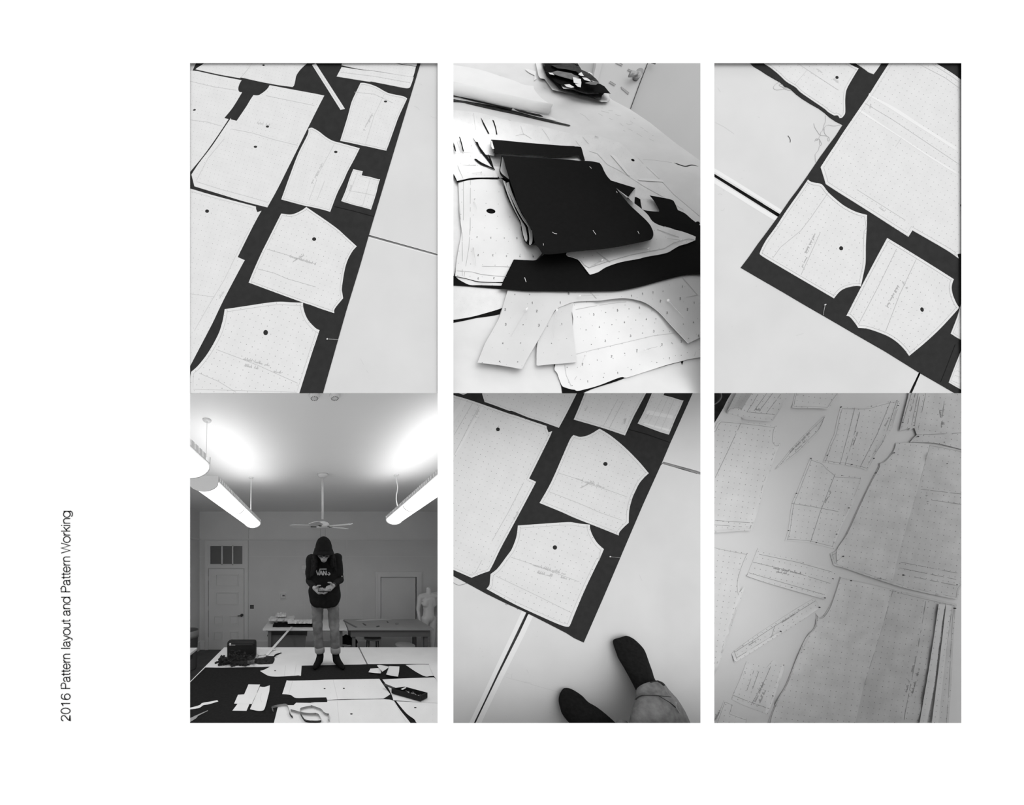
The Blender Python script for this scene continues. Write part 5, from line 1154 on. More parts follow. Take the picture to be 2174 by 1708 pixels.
# ---- lights and fan
def fixture(name, label, x0, y0, x1, y1, zb, cables, joint=None, near_cap=True, zb1=None, up=True):
    L = math.hypot(x1 - x0, y1 - y0); rz = atan2(y1 - y0, x1 - x0) - pi / 2
    r = root(name, label, 'ceiling light', (x0, y0, zb), rz, 'long pendant lights under the studio ceiling')
    r.rotation_euler[0] = atan2((zb1 if zb1 is not None else zb) - zb, L); tl_ = tuple(r.rotation_euler)[0]
    W = .105
    bm = bmesh.new(); pr_ = [(-W * cos(a), .075 - .075 * sin(a)) for a in [pi * k / 12 for k in range(13)]]
    a = [bm.verts.new((x, 0, z)) for x, z in pr_]; b = [bm.verts.new((x, L, z)) for x, z in pr_]
    for k in range(12): bm.faces.new([a[k], a[k + 1], b[k + 1], b[k]])
    bm.faces.new(a[::-1]); bm.faces.new(b)
    bm.faces.new([a[0], b[0], b[12], a[12]])
    bmesh.ops.recalc_face_normals(bm, faces=bm.faces)
    finish('diffuser', bm, M['lamp'], r, smooth=False)
    bm = bmesh.new()
    add_box(bm, (-W - .012, 0, .076), (-W + .002, L, .083)); add_box(bm, (W - .002, 0, .076), (W + .012, L, .083))
    finish('housing', bm, M['white4'], r)
    n = int(L / .05)
    for s in (-1, 1):
        bm = bmesh.new()
        for k in range(n): add_box(bm, (s * W - .010, k * .05 + .004, .0835), (s * W + .010, k * .05 + .036, .118))
        finish('louver_slat', bm, M['white4'], r)
    for yy in ([-.0125] if near_cap else []) + [L + .0005]:
        bm = bmesh.new()
        c = [bm.verts.new((x * 1.12, yy, z - .006 if z < .07 else .12)) for x, z in pr_]; d = [bm.verts.new((x * 1.12, yy + .012, z - .006 if z < .07 else .12)) for x, z in pr_]
        bm.faces.new(c[::-1]); bm.faces.new(d)
        for k in range(13): bm.faces.new([c[k], c[(k + 1) % 13], d[(k + 1) % 13], d[k]])
        bmesh.ops.recalc_face_normals(bm, faces=bm.faces)
        finish('end_cap', bm, M['white4'], r)
    if joint:
        bm = bmesh.new(); j = joint
        c = [bm.verts.new((x * 1.03, j, z - .004)) for x, z in pr_]; d = [bm.verts.new((x * 1.03, j + .018, z - .004)) for x, z in pr_]
        for k in range(12): bm.faces.new([c[k], c[k + 1], d[k + 1], d[k]])
        bmesh.ops.recalc_face_normals(bm, faces=bm.faces); finish('joint_band', bm, M['grey4'], r)
    for (cy, thick, wavy) in cables:
        bm = bmesh.new(); n = 10; zt = ZC - zb - cy * math.tan(tl_) - .012
        pts = [Vector((.012 * sin(k * 1.1) * wavy, cy, .085 + (zt - .085) * k / n)) for k in range(n + 1)]
        for p, q in zip(pts, pts[1:]): cyl_bm(bm, p, q, thick, None, 8)
        cb = finish('cable', bm, M['white4'], r)
        lathe('ceiling_rose', [(.03, 0), (.034, .006), (.034, .012)], (0, cy, zt), M['white4'], cb, 20)
    for (dz, rx, e) in ((-.02, 0, DOWN), (.13, pi, UP))[:2 if up else 1]:
        ld = bpy.data.lights.new('tube', 'AREA'); ld.shape = 'RECTANGLE'; ld.size = .17 if e == DOWN else .34; ld.size_y = L - .05; ld.energy = e * L
        o = bpy.data.objects.new('fluorescent_tube', ld); COL.objects.link(o); o.parent = r; o.location = (0, L / 2, dz); o.rotation_euler = (rx, 0, 0)
    return r
DOWN, UP = 6.2, 2.0
fixture('pendant_light', 'long lit pendant light showing its grey end cap, left in the lower-left picture', xr(433, 2.2), 2.2, xr(536, 3.97), 3.97, 2.78, [(.03, .0018, 0), (1.65, .007, 0)], .85, zb1=2.68)
fixture('pendant_light', 'lit pendant light cut off by the left border of the lower-left picture', -.715, 1.06, -.72, 1.60, 2.715, [(.44, .0015, 0)], up=False)
fixture('pendant_light', 'long lit pendant light on the right with a wavy cord, lower-left picture', 1.11, 2.0, 1.13, 3.87, 2.86, [(.15, .003, 0), (1.72, .007, 1)], 1.12, zb1=2.715)

fx, fy = xr(685, 3.74), 3.74
fan = root('ceiling_fan', 'white five-bladed ceiling fan hanging right above the standing person', 'ceiling fan', (fx, fy, 2.67))
lathe('canopy', [(.03, -.05), (.06, -.03), (.075, 0)], (0, 0, ZC - 2.67), M['white4'], fan)
cyl('down_rod', (0, 0, .1), (0, 0, ZC - 2.71), .016, M['white4'], fan)
lathe('motor_housing', [(.03, -.025), (.08, -.02), (.092, .01), (.09, .035), (.06, .060), (.028, .072)], (0, 0, 0), M['white4'], fan)
for k in range(5):
    bm = bmesh.new(); a = radians(72 * k + 36)
    o = [(.10, -.02), (.14, -.05), (.36, -.065), (.40, -.05), (.41, 0), (.40, .05), (.36, .065), (.14, .05), (.10, .02)]
    mt = Matrix.Rotation(a, 4, 'Z') @ Matrix.Rotation(radians(14), 4, 'X') @ Matrix.Diagonal((1.08, 1, 1, 1))
    t_ = [bm.verts.new(mt @ Vector((x, y, .006))) for x, y in o]; u_ = [bm.verts.new(mt @ Vector((x, y, 0))) for x, y in o]
    bm.faces.new(t_); bm.faces.new(u_[::-1])
    for i in range(9): bm.faces.new([u_[i], u_[(i + 1) % 9], t_[(i + 1) % 9], t_[i]])
    bl = finish('blade', bm, M['white4'], fan)
    bm = bmesh.new(); add_box(bm, (.06, -.012, -.008), (.15, .012, -.001)); bmesh.ops.transform(bm, matrix=mt, verts=bm.verts); finish('blade_iron', bm, M['metal4'], bl)
for s in (-.03, .035): cyl('pull_chain', (s, -.02, -.03), (s, -.02, -.17), .0012, M['metal4'], fan, None, 6)
for u, nm, lab in ((667.5, 'smoke_detector', 'round smoke detector on the studio ceiling, nearer the left pendant light'), (711, 'smoke_detector', 'round smoke detector on the studio ceiling, nearer the right pendant light')):
    r = root(nm, lab, 'smoke detector', (xr(u, 1.915), 1.915, ZC), 0, 'detectors on the studio ceiling')
    lathe('housing', [(.012, -.030), (.028, -.026), (.036, -.012), (.038, 0)], (0, 0, 0), M['white4'], r)
    bm = bmesh.new()
    for k in range(12):
        a = 2 * pi * k / 12; cyl_bm(bm, (.0235 * cos(a), .0235 * sin(a), -.030), (.0235 * cos(a), .0235 * sin(a), -.024), .0028, None, 6)
    finish('vent_dot', bm, M['metal4'], r)

# ---- tables of the studio
TZ = .95
class Flat:
    """the horizontal plane of the studio tables"""
    n = Vector((0, 0, 1))
    def __init__(s, z): s.z = z
    def P(s, u, v, h=0.0):
        y = (EYE.z - s.z - h) * F / (v - V0); return Vector(((u - U0) / F * y, y, s.z + h))
PT = Flat(TZ)
def table(label, x0, x1, y0, y1, top, frame, group=None, apron=.1, t=.035, legs=((0, 0), (1, 0), (0, 1), (1, 1)), shelf=False):
    r = root('cutting_table', label, 'table', ((x0 + x1) / 2, (y0 + y1) / 2, 0), 0, group); hx_, hy = (x1 - x0) / 2, (y1 - y0) / 2
    box('table_board', (-hx_, -hy, TZ - t), (hx_, hy, TZ), top, r, .006)
    bm = bmesh.new(); rect = (-hx_ + .05, hx_ - .05, -hy + .05, hy - .05)
    add_box(bm, (rect[0], rect[2], TZ - t - apron), (rect[1], rect[2] + .03, TZ - t - .0005)); add_box(bm, (rect[0], rect[3] - .03, TZ - t - apron), (rect[1], rect[3], TZ - t - .0005))
    add_box(bm, (rect[0], rect[2] + .03, TZ - t - apron), (rect[0] + .03, rect[3] - .03, TZ - t - .0005)); add_box(bm, (rect[1] - .03, rect[2] + .03, TZ - t - apron), (rect[1], rect[3] - .03, TZ - t - .0005))
    finish('apron', bm, frame, r)
    for (i, j) in legs:
        x = rect[0] + .032 if i == 0 else rect[1] - .092; y = rect[2] + .032 if j == 0 else rect[3] - .092
        box('leg', (x, y, 0), (x + .06, y + .06, TZ - t - .0005), frame, r)
    return r
table('big white cutting table with the black fabric, under the person standing in socks', -1.30, .648, 1.60, 4.01, M['table4'], M['edge4'])
table('white cutting table behind the narrow gap beside the socked feet, under the small black tray', .664, 2.45, 1.60, 4.01, M['table4'], M['edge4'])
table('dark-sided white table corner at the left border of the lower-left picture', -2.60, -1.68, 2.2, 3.99, M['table4'], M['metal4'])
table('long white table at the back wall holding papers and cloth above a grey tub', -.93, .615, 5.03, 5.80, M['table4'], M['edge4'], apron=.02)
table('long grey table at the back beside the mannequins, nearly empty', .635, 2.20, 5.05, 5.85, M['grey4'], M['edge4'], apron=.13)

# ---- black fabric and papers on the front table
bk4 = sheet('black_fabric', PT, [(436, 1416), (470, 1416.5), (500, 1416), (560, 1415), (600, 1413.5), (640, 1412.3), (700, 1411), (735, 1410.4), (763, 1410), (782, 1409), (870, 1408.6), (911, 1408.8), (960, 1409), (1120, 1409), (1500, 1600), (1300, 1650), (250, 1650), (330, 1520)], M['black4'], 0.0004, 0.0012, soft=False)
tag(bk4, 'wide black fabric spread over both front tables under white papers, lower-left picture', 'fabric')
g4 = 'white papers on the black fabric in the lower-left picture'
C = lambda s: T(400, 1180, s); D = lambda s: T(660, 1180, s)
k4 = [0]
def paper4(poly, label, holes=(), h=None, marks=(), hf=None, grid=None):
    k4[0] += 1; h = h or (.0022 + .0008 * k4[0])
    o = sheet('pattern_paper', PT, poly, M['paper4'], h, .0006, holes, None, hf, grid, (0, 12)); tag(o, label + ', lower-left picture', 'pattern paper', g4)
    if marks: lines('pencil_marking', PT, marks, .7, h + .0009, M['ink_soft'], o, hf)
    return o
paper4(C('722,1155 770,1140 830,1110 880,1100 960,1096 1085,1090 1142,1090 1133,1205 1105,1200 1075,1203 960,1210 870,1212 810,1205 760,1180'), 'white bodice-like paper with one hole nearest to the socked feet', [(*C('873,1153')[0], 2.0, 1.0)], marks=[C('980,1100 965,1208'), C('1085,1092 1070,1202')])
paper4(C('990,1250 1040,1253 1281,1249') + D('200,1242 690,1235 740,1310 800,1390 740,1428 700,1434 500,1438 330,1440 165,1447 155,1421 0,1424') + C('1085,1427 1040,1402 1000,1392 945,1388'), 'long white paper with two holes across the middle of the black fabric', [(*D('138,1332')[0], 2.2, 1.1), (*D('332,1330')[0], 2.2, 1.1)], marks=[D('225,1245 270,1440'), C('1050,1255 1010,1390')])
paper4(C('830,1760 860,1680 905,1500 985,1500 1060,1500 1085,1475 1281,1478') + D('0,1472 165,1469 165,1452 300,1448 740,1440 840,1460 900,1550 1000,1675 1050,1760'), 'large white paper with one hole under the measuring tape at the bottom', [(*D('408,1588')[0], 2.9, 1.5)], marks=[D('265,1460 285,1680'), D('840,1470 960,1670')])
paper4(C('-40,1530 18,1525 110,1500 140,1478 210,1465 290,1450 302,1462 200,1492 150,1500 100,1530 -40,1548'), 'narrow white paper strip lying on the black fabric by the left border')
paper4(C('605,1290 722,1292 685,1385 600,1392 560,1395'), 'upper little paper of the small overlapping paper group')
paper4(C('495,1486 615,1488 585,1557 500,1556 443,1555'), 'lower little paper of the small overlapping paper group')
paper4(C('500,1395 690,1380 660,1440 640,1488 560,1486 460,1484'), 'middle little paper lying over two others in the small group')
paper4(C('720,1312 765,1316 820,1300 815,1360 800,1420 782,1490 765,1540 745,1555 690,1556 620,1540'), 'tall narrow paper at the right of the small overlapping group', hf=lifts([(C('820,1300 800,1420 765,1540'), 5, .008)]), grid=9, marks=[C('735,1380 725,1440 740,1470')])
paper4(D('955,1095 1060,1090 1190,1090 1215,1150 1240,1205 1200,1207 1150,1210 1060,1165'), 'white paper corner behind the small tray at the far right')
paper4(D('720,1240 1000,1228 1240,1220 1330,1300 1330,1482 1100,1470 830,1450 815,1400 770,1310'), 'white paper lying under the small black tray')
paper4(D('860,1460 1100,1472 1330,1484 1330,1760 1090,1690 1040,1640 960,1580'), 'white paper with one hole in the bottom right corner', [(*D('1052,1525')[0], 2.8, 1.3)])
paper4(D('1185,1072 1330,1085 1330,1330 1240,1205 1200,1120'), 'white paper slipping over the others at the right border', h=.016)
paper4(D('665,1100 700,1096 790,1112 770,1130 720,1163 690,1130'), 'small crumpled white paper lying behind the two curled ones')
paper4(D('790,1106 892,1110 888,1160 878,1212 820,1205 758,1190'), 'small white paper with a curled front edge left of the paper corner', hf=lifts([(D('758,1190 820,1205 878,1212'), 6, .02)]), grid=7)
paper4(D('580,1168 600,1132 650,1128 690,1125 710,1165 702,1180 640,1176'), 'small white paper rolled over at its end between the feet and the tray', hf=lifts([(D('690,1125 710,1165 702,1180'), 7, .03)]), grid=7)

# ---- pin tray
def at_h(u, v, h): return PT.P(u, v, h)
tr = root('pin_tray', 'black rectangular tray of pins lying askew on white papers, lower right of the lower-left picture', 'tray')
Q = [at_h(*D(s)[0], .009) for s in ('812,1388', '1102,1470', '1175,1432', '945,1368')]   # base corners
def oriented(name, Q, z0, z1, m, parent, wall=.006, floor=True):
    bm = bmesh.new(); c = sum(Q, Vector()) / 4
    ins = [q + (c - q) * (wall * 2.2 / (c - q).length) for q in Q]
    def V(q, z): return bm.verts.new((q.x, q.y, z))
    a = [V(q, z0) for q in Q]; b = [V(q, z1) for q in Q]; i1 = [V(q, z1) for q in ins]; i0 = [V(q, z0 + wall) for q in ins]
    bm.faces.new(a)
    for k in range(4):
        j = (k + 1) % 4
        bm.faces.new([a[k], a[j], b[j], b[k]]); bm.faces.new([b[k], b[j], i1[j], i1[k]]); bm.faces.new([i1[k], i1[j], i0[j], i0[k]])
    bm.faces.new(i0); bmesh.ops.recalc_face_normals(bm, faces=bm.faces)
    return finish(name, bm, m, parent)
oriented('tray_box', Q, TZ + .0165, TZ + .062, M['case4'], tr)
bm = bmesh.new(); L0, L1 = at_h(*D('742,1296')[0], .05), at_h(*D('830,1340')[0], .05)
for (p, q) in ((at_h(*D('738,1290')[0], .045), at_h(*D('850,1335')[0], .045)),): cyl_bm(bm, p, q, .011, None, 6)
finish('tray_lid', bm, M['metal4'], tr)
sheet('card_slip', PT, D('905,1338 950,1318 962,1324 925,1345'), M['paper_plain'], .075, .001, parent=tr)
bm = bmesh.new(); rr = random.Random(3)
for k in range(26):
    p = Q[3].lerp(Q[2], rr.uniform(.1, .9)).lerp(Q[0].lerp(Q[1], rr.uniform(.2, .9)), rr.uniform(.2, .7)); a = rr.uniform(0, pi); p.z = TZ + .03
    cyl_bm(bm, p, p + Vector((.025 * cos(a), .025 * sin(a), rr.uniform(0, .012))), .0011, None, 5)
st = finish('loose_pins', bm, M['pin'], tr); st['kind'] = 'stuff'
# ---- measuring tape: a cloth ribbon standing on edge in loops
mt_ = root('measuring_tape', 'grey cloth measuring tape in loose loops on the large white paper, lower-left picture', 'measuring tape')
def tape_run(pts, name, m, parent, hgt=.024, z=.006):
    q = soften(pts, 5, 170, False); bm = bmesh.new(); prev = None
    base = [PT.P(u, v, z) for u, v in q]
    for i, p in enumerate(base):
        d = base[min(i + 1, len(base) - 1)] - base[max(i - 1, 0)]; nrm = Vector((-d.y, d.x, 0)).normalized() * .0006
        tl = Vector((0, -.35, 1)).normalized() * hgt
        r_ = [bm.verts.new(p + nrm), bm.verts.new(p - nrm), bm.verts.new(p - nrm + tl), bm.verts.new(p + nrm + tl)]
        if prev:
            for k in range(4): bm.faces.new([prev[k], prev[(k + 1) % 4], r_[(k + 1) % 4], r_[k]])
        prev = r_
    bmesh.ops.recalc_face_normals(bm, faces=bm.faces)
    o = finish(name, bm, m, parent)
    bm = bmesh.new()
    for i in range(0, len(base) - 1):
        for s in (.25, .75):
            p = base[i].lerp(base[i + 1], s) + Vector((0, -.002, 0)); e = (base[i + 1] - base[i]).normalized() * .0007; t0 = Vector((0, -.35, 1)).normalized() * hgt
            vv = [bm.verts.new(p - e + t0 * .62), bm.verts.new(p + e + t0 * .62), bm.verts.new(p + e + t0 * .98), bm.verts.new(p - e + t0 * .98)]
            bm.faces.new(vv)
    finish('tick_marking', bm, M['print4'] if m is M['case4'] else M['case4'], o); return o
tape_run(C('858,1570 842,1545 850,1532 900,1518 985,1508 1010,1550 1025,1600'), 'tape_run', M['tapeM'], mt_)
tape_run(C('1018,1590 1032,1615 1052,1632'), 'tape_run', M['case4'], mt_)
tape_run(C('1030,1562 1080,1575 1140,1592 1210,1600 1281,1600') + D('40,1598 75,1610 95,1640'), 'tape_run', M['tapeM'], mt_)
tape_run(C('1130,1600 1150,1635 1180,1668 1240,1678') + D('0,1676 50,1678 98,1672 102,1650'), 'tape_run', M['case4'], mt_)
tape_run(C('1130,1580 1128,1552 1180,1535 1240,1525') + D('0,1520 60,1540 105,1560 130,1590 160,1605 182,1610 175,1650 185,1670'), 'tape_run', M['tapeM'], mt_)
# ---- scissors at the left border
sc_ = root('scissors', 'pale scissors pointing right at the lower left border of the lower-left picture', 'scissors')
for s in ('-20,1668 30,1640 72,1615 80,1602 195,1552 198,1556 100,1606 85,1625 40,1655 -20,1690', '-30,1640 20,1628 70,1605 82,1600 196,1551 120,1595 78,1618 20,1645 -30,1660'):
    sheet('blade', PT, C(s), M['pin'], .006 if '1668' in s else .0035, .002, parent=sc_)

# ---- black case, scraps, cups and papers at the far left of the front table
cs = root('storage_case', 'black soft case behind the heap of black scraps on the front table', 'case')
bm = bmesh.new(); x0, x1, y0, y1 = xr(480.5, 3.52), xr(541, 3.52), 3.52, 3.66; add_box(bm, (x0, y0, TZ + .001), (x1, y1, TZ + .225), .035); finish('case_body', bm, M['case4'], cs, True)
box('rim', (x0 + .02, y0 - .004, TZ + .185), (x1 - .03, y0 + .02, TZ + .192), M['metal4'], cs); box('clasp', (x0 + .04, y0 - .008, TZ + .18), (x0 + .06, y0 + .005, TZ + .21), M['white4'], cs, .003); box('label_tag', (x0 + .065, y0 - .006, TZ + .182), (x0 + .115, y0 + .0, TZ + .190), M['grey4'], cs)
def crumple(name, pts, base, seed, amp, m, cells=26, top=.06):
    """a crumpled cloth heap over an outline on the table, pixel outline -> height field with ridges"""
    hf = lambda u, v: 0
    q = soften(pts); cu = sum(p[0] for p in q) / len(q); cv = sum(p[1] for p in q) / len(q)
    def f(u, v):
        d = min(seg_d((u, v), q[i - 1], q[i]) for i in range(len(q)))
        e = min(1, d / 7.0) ** .6
        n = mnoise.noise(Vector((u / 7, v / 3.2, seed))); n2 = mnoise.noise(Vector((u / 3.2, v / 1.6, seed + 3)))
        return top * e * (.55 + .5 * abs(n) + .35 * abs(n2))
    return sheet(name, PT, pts, m, base, .001, (), None, f, 1.9, smooth=False, base=base - .0006)
h2 = crumple('folded_cloth', [(541, 1406), (541, 1397), (552, 1395), (566, 1393), (582, 1391), (583, 1400), (579, 1408), (560, 1409), (548, 1409)], .0015, 9, .02, mat('charcoal_folded_cloth', 0.03, 1.0, 0.05, 0.3, 30), top=.035)
tag(h2, 'folded charcoal cloth right of the tangled black scraps on the front table', 'fabric')
for k, (u, v, y, lab, ln, ax) in enumerate(((548, 1391, 3.50, 'clear plastic cup lying between the black scraps and the white papers', .09, (1, -.2, 0)), (525, 1404, 3.27, 'clear plastic cup lying at the front edge of the black scraps', .085, (1, .1, 0)))):
    r = root('plastic_cup', lab, 'cup', at(u, v, y), 0, 'clear cups by the black scraps')
    bm = bmesh.new(); prf = [(.022, 0), (.0225, .002), (.034, ln - .004), (.036, ln), (.033, ln), (.0205, .004)]; rings = []
    for (rad, z) in prf: rings.append([bm.verts.new((rad * cos(2 * pi * i / 20), rad * sin(2 * pi * i / 20), z)) for i in range(20)])
    for a, b in zip(rings, rings[1:]):
        for i in range(20): bm.faces.new([a[i], a[(i + 1) % 20], b[(i + 1) % 20], b[i]])
    bm.faces.new(rings[0][::-1]); bm.faces.new(rings[-1])
    bmesh.ops.transform(bm, matrix=Vector(ax).to_track_quat('Z', 'Y').to_matrix().to_4x4(), verts=bm.verts); bmesh.ops.recalc_face_normals(bm, faces=bm.faces)
    z = min(v.co.z for v in bm.verts); r.location.z = TZ - z + (.002 if k == 0 else .02)
    finish('cup_wall', bm, M['clear'], r, True)
for k, (pl_, lab) in enumerate(((C('668,945 700,915 780,925 870,930 880,940 820,965 740,1000 690,990'), 'white paper leaning on the black case, behind the clear cup'), (C('780,985 860,955 930,950 935,968 880,985 860,1005 770,1005'), 'white paper with a dark edge right of the clear cup on the front table'))):
    o = sheet('paper_sheet', PT, pl_, M['paper_plain'], .004 + .003 * k, .001, (), None, lifts([(pl_[1:4], 6, .015)], .006, 14, k), 5); tag(o, lab, 'paper')
o = sheet('paper_sheet', PT, C('800,1000 930,960 938,975 870,1008 900,1015 790,1012'), M['fabric_deep'], .0025, .001); tag(o, 'dark cloth slip under the white paper right of the clear cup', 'fabric'); o.name = 'cloth_slip'
bm = bmesh.new(); p, q = at(566, 1390, 3.62), at(619, 1332, 5.10); p.z = q.z = TZ + .018; d = (q - p).normalized(); s = d.cross(Vector((0, 0, 1))).normalized() * .02; t_ = Vector((0, 0, .004))
vv = [bm.verts.new(x) for x in (p - s, p + s, q + s, q - s, p - s + t_, p + s + t_, q + s + t_, q - s + t_)]
for f in ((0, 1, 2, 3), (4, 7, 6, 5), (0, 4, 5, 1), (1, 5, 6, 2), (2, 6, 7, 3), (3, 7, 4, 0)): bm.faces.new([vv[i] for i in f])
bmesh.ops.recalc_face_normals(bm, faces=bm.faces)
tag(finish('yardstick', bm, M['trim4']), 'pale yardstick bridging from the front table to the back table', 'ruler')

# ---- back of the room
def lump_sheet(name, u0, u1, yy, y2, z, t, m, seed, lab, cat, amp=.012):
    bm = bmesh.new(); NX, NY = 18, 7; x0, x1 = xr(u0, yy), xr(u1, yy); g = {}
    for L in (0, 1):
        for i in range(NX + 1):
            for j in range(NY + 1):
                s_ = 1 + .10 * mnoise.noise(Vector((i * .5, seed, j * .9)))
                x = x0 + (x1 - x0) * i / NX; y = yy + (y2 - yy) * j / NY
                if i in (0, NX): x += .03 * mnoise.noise(Vector((j * .8, seed, L)))
                if j in (0, NY): y += .03 * mnoise.noise(Vector((i * .6, seed + 2, L)))
                g[L, i, j] = bm.verts.new((x, y, z + (t * (.6 + .9 * abs(mnoise.noise(Vector((i * .45, j * .6, seed))))) if L else 0)))
    for i in range(NX):
        for j in range(NY):
            bm.faces.new([g[1, i, j], g[1, i + 1, j], g[1, i + 1, j + 1], g[1, i, j + 1]]); bm.faces.new([g[0, i, j + 1], g[0, i + 1, j + 1], g[0, i + 1, j], g[0, i, j]])
    for i in range(NX):
        bm.faces.new([g[0, i, 0], g[0, i + 1, 0], g[1, i + 1, 0], g[1, i, 0]]); bm.faces.new([g[0, i + 1, NY], g[0, i, NY], g[1, i, NY], g[1, i + 1, NY]])
    for j in range(NY):
        bm.faces.new([g[0, 0, j + 1], g[0, 0, j], g[1, 0, j], g[1, 0, j + 1]]); bm.faces.new([g[0, NX, j], g[0, NX, j + 1], g[1, NX, j + 1], g[1, NX, j]])
    bmesh.ops.recalc_face_normals(bm, faces=bm.faces)
    return tag(finish(name, bm, m), lab, cat)
lump_sheet('cloth_stack', 579, 668, 5.15, 5.40, TZ + .001, .045, M['fabric_deep'], 2, 'dark cloth pile squeezed under white papers on the back table', 'fabric')
lump_sheet('paper_bundle', 611, 662, 5.12, 5.30, TZ + .075, .045, M['paper_plain'], 6, 'crumpled white paper bundle on the dark cloth nearest to the leg of the person', 'paper')
lump_sheet('paper_bundle', 570, 624, 5.32, 5.62, TZ + .080, .04, M['paper_plain'], 11, 'white paper heap sloping at the left end of the back table', 'paper')
lump_sheet('paper_bundle', 585, 606, 5.40, 5.60, TZ + .140, .05, M['white4'], 15, 'small peaked white paper on top of the paper heap at the back table', 'paper')
tb = root('storage_tub', 'big translucent grey plastic tub under the back table', 'tub')
bm = bmesh.new(); a0, a1 = xr(569, 5.2), xr(650, 5.2); z1 = zr(1350, 5.2)
rr_ = [[(a0 + .05, 5.25, .002), (a1 - .08, 5.25, .002), (a1 - .08, 5.56, .002), (a0 + .05, 5.56, .002)], [(a0, 5.2, z1), (a1, 5.2, z1), (a1, 5.6, z1), (a0, 5.6, z1)]]
lo = [bm.verts.new(p) for p in rr_[0]]; hi_ = [bm.verts.new(p) for p in rr_[1]]
bm.faces.new(lo[::-1])
for k in range(4): bm.faces.new([lo[k], lo[(k + 1) % 4], hi_[(k + 1) % 4], hi_[k]])
bm.faces.new(hi_); bmesh.ops.recalc_face_normals(bm, faces=bm.faces); finish('tub_body', bm, M['tub4'], tb)
box('tub_rim', (a0 - .015, 5.185, z1 + .0005), (a1 + .015, 5.615, z1 + .02), M['bin4'], tb, .005)
def stool(label, u, y, r, z, legs=4):
    o = root('stool', label, 'stool', (xr(u, y), y, 0), 0, 'round stools by the back tables')
    lathe('seat', [(r - .01, z - .035), (r, z - .03), (r, z - .005), (r - .012, z)], (0, 0, 0), M['wood4'], o)
    for k in range(4):
        a = pi / 4 + k * pi / 2; cyl('leg', (r * .75 * cos(a), r * .75 * sin(a), z - .036), (r * 1.05 * cos(a), r * 1.05 * sin(a), 0), .012, M['metal4'], o, None, 10)
    bm = bmesh.new(); n = 24; R0 = r * .92; pts = [Vector((R0 * cos(2 * pi * k / n), R0 * sin(2 * pi * k / n), z * .4)) for k in range(n)]
    for k in range(n): cyl_bm(bm, pts[k], pts[(k + 1) % n], .008, None, 6)
    finish('foot_ring', bm, M['metal4'], o); return o
stool('round stool with a wooden seat standing under the grey back table', 791, 5.42, .165, .69)
stool('round stool mostly hidden behind the front table, right of the other stool', 860, 4.70, .165, .77)
jk_st = stool('stool under the dropped black jacket behind the knees of the person', 737, 5.40, .15, .58)
# black jacket heaped on a stool: crumpled rounded body
def remesh_union(name, build, m, parent=None, voxel=.012, smooth_it=3, noise_amp=0.0, noise_scale=8.0, seed=0.0, local=False):
    """one continuous skin grown over overlapping tapered limbs"""
    bm = bmesh.new(); build(bm); me = bpy.data.meshes.new(name); bm.to_mesh(me); bm.free()
    o = bpy.data.objects.new(name, me); COL.objects.link(o)
    r = o.modifiers.new('r', 'REMESH'); r.mode = 'VOXEL'; r.voxel_size = voxel
    s = o.modifiers.new('s', 'SMOOTH'); s.iterations = smooth_it; s.factor = .5
    dg = bpy.context.evaluated_depsgraph_get(); new = bpy.data.meshes.new_from_object(o.evaluated_get(dg))
    o.modifiers.clear(); o.data = new; bpy.data.meshes.remove(me); new.name = name
    if noise_amp:
        nn = [v.normal.copy() for v in new.vertices]
        for v, n_ in zip(new.vertices, nn): v.co += n_ * noise_amp * (abs(mnoise.noise(v.co * noise_scale + Vector((seed, 0, 0)))) * 1.6 - .4)
    new.materials.clear(); new.materials.append(m)
    for p in new.polygons: p.use_smooth = True
    if parent is not None:
        if local: o.parent = parent
        else: adopt(parent, o)
    return o
def limb(bm, a, b, r0, r1, flat=1.0, up=None):
    """tapered capsule from a to b; flat < 1 squashes it front to back"""
    a, b = Vector(a), Vector(b); n = 8; seg = 14; d = (b - a); L = d.length or 1e-6; d.normalize()
    s = d.cross(Vector((0, 1, 0))); s = s.normalized() if s.length > .05 else Vector((1, 0, 0)); t = s.cross(d).normalized()
    rings = []
    prof = [(-sin(x) * r0, cos(x) * r0) for x in (pi / 2 * .93, pi / 4, pi / 8)] + [(0, r0)] + [(L, r1)] + [(L + sin(x) * r1, cos(x) * r1) for x in (pi / 8, pi / 4, pi / 2 * .93)]
    for (q, r) in prof:
        rings.append([bm.verts.new(a + d * q + s * (r * cos(2 * pi * k / seg)) + t * (r * flat * sin(2 * pi * k / seg))) for k in range(seg)])
    for x, y in zip(rings, rings[1:]):
        for k in range(seg): bm.faces.new([x[k], x[(k + 1) % seg], y[(k + 1) % seg], y[k]])
    bm.faces.new(rings[0][::-1]); bm.faces.new(rings[-1])
rh = random.Random(12)
def heap_b(bm):
    for k in range(75):
        t = rh.random(); u = 468 + 70 * t; top = .13 * (1 - abs(t - .55) * 1.5) + .02
        y = rh.uniform(3.28, 3.47); z = TZ + rh.uniform(.012, max(.02, top)); p = Vector((xr(u, y), y, z))
        d = Vector((rh.uniform(-1, 1), rh.uniform(-.6, .6), rh.uniform(-.5, .5))).normalized() * rh.uniform(.03, .07); q = p + d
        q.z = max(q.z, TZ + .012); q.y = min(max(q.y, 3.27), 3.485)
        limb(bm, p, q, rh.uniform(.010, .022), rh.uniform(.008, .018), .35)
    for (u, y, z, r) in ((476, 3.36, .012, .011), (488, 3.37, .035, .034), (500, 3.38, .052, .05), (512, 3.38, .060, .056), (524, 3.39, .050, .047), (534, 3.38, .030, .028), (498, 3.33, .028, .026), (516, 3.32, .028, .026)):
        limb(bm, (xr(u - 5, y), y, TZ + z), (xr(u + 5, y), y, TZ + z), r, r)
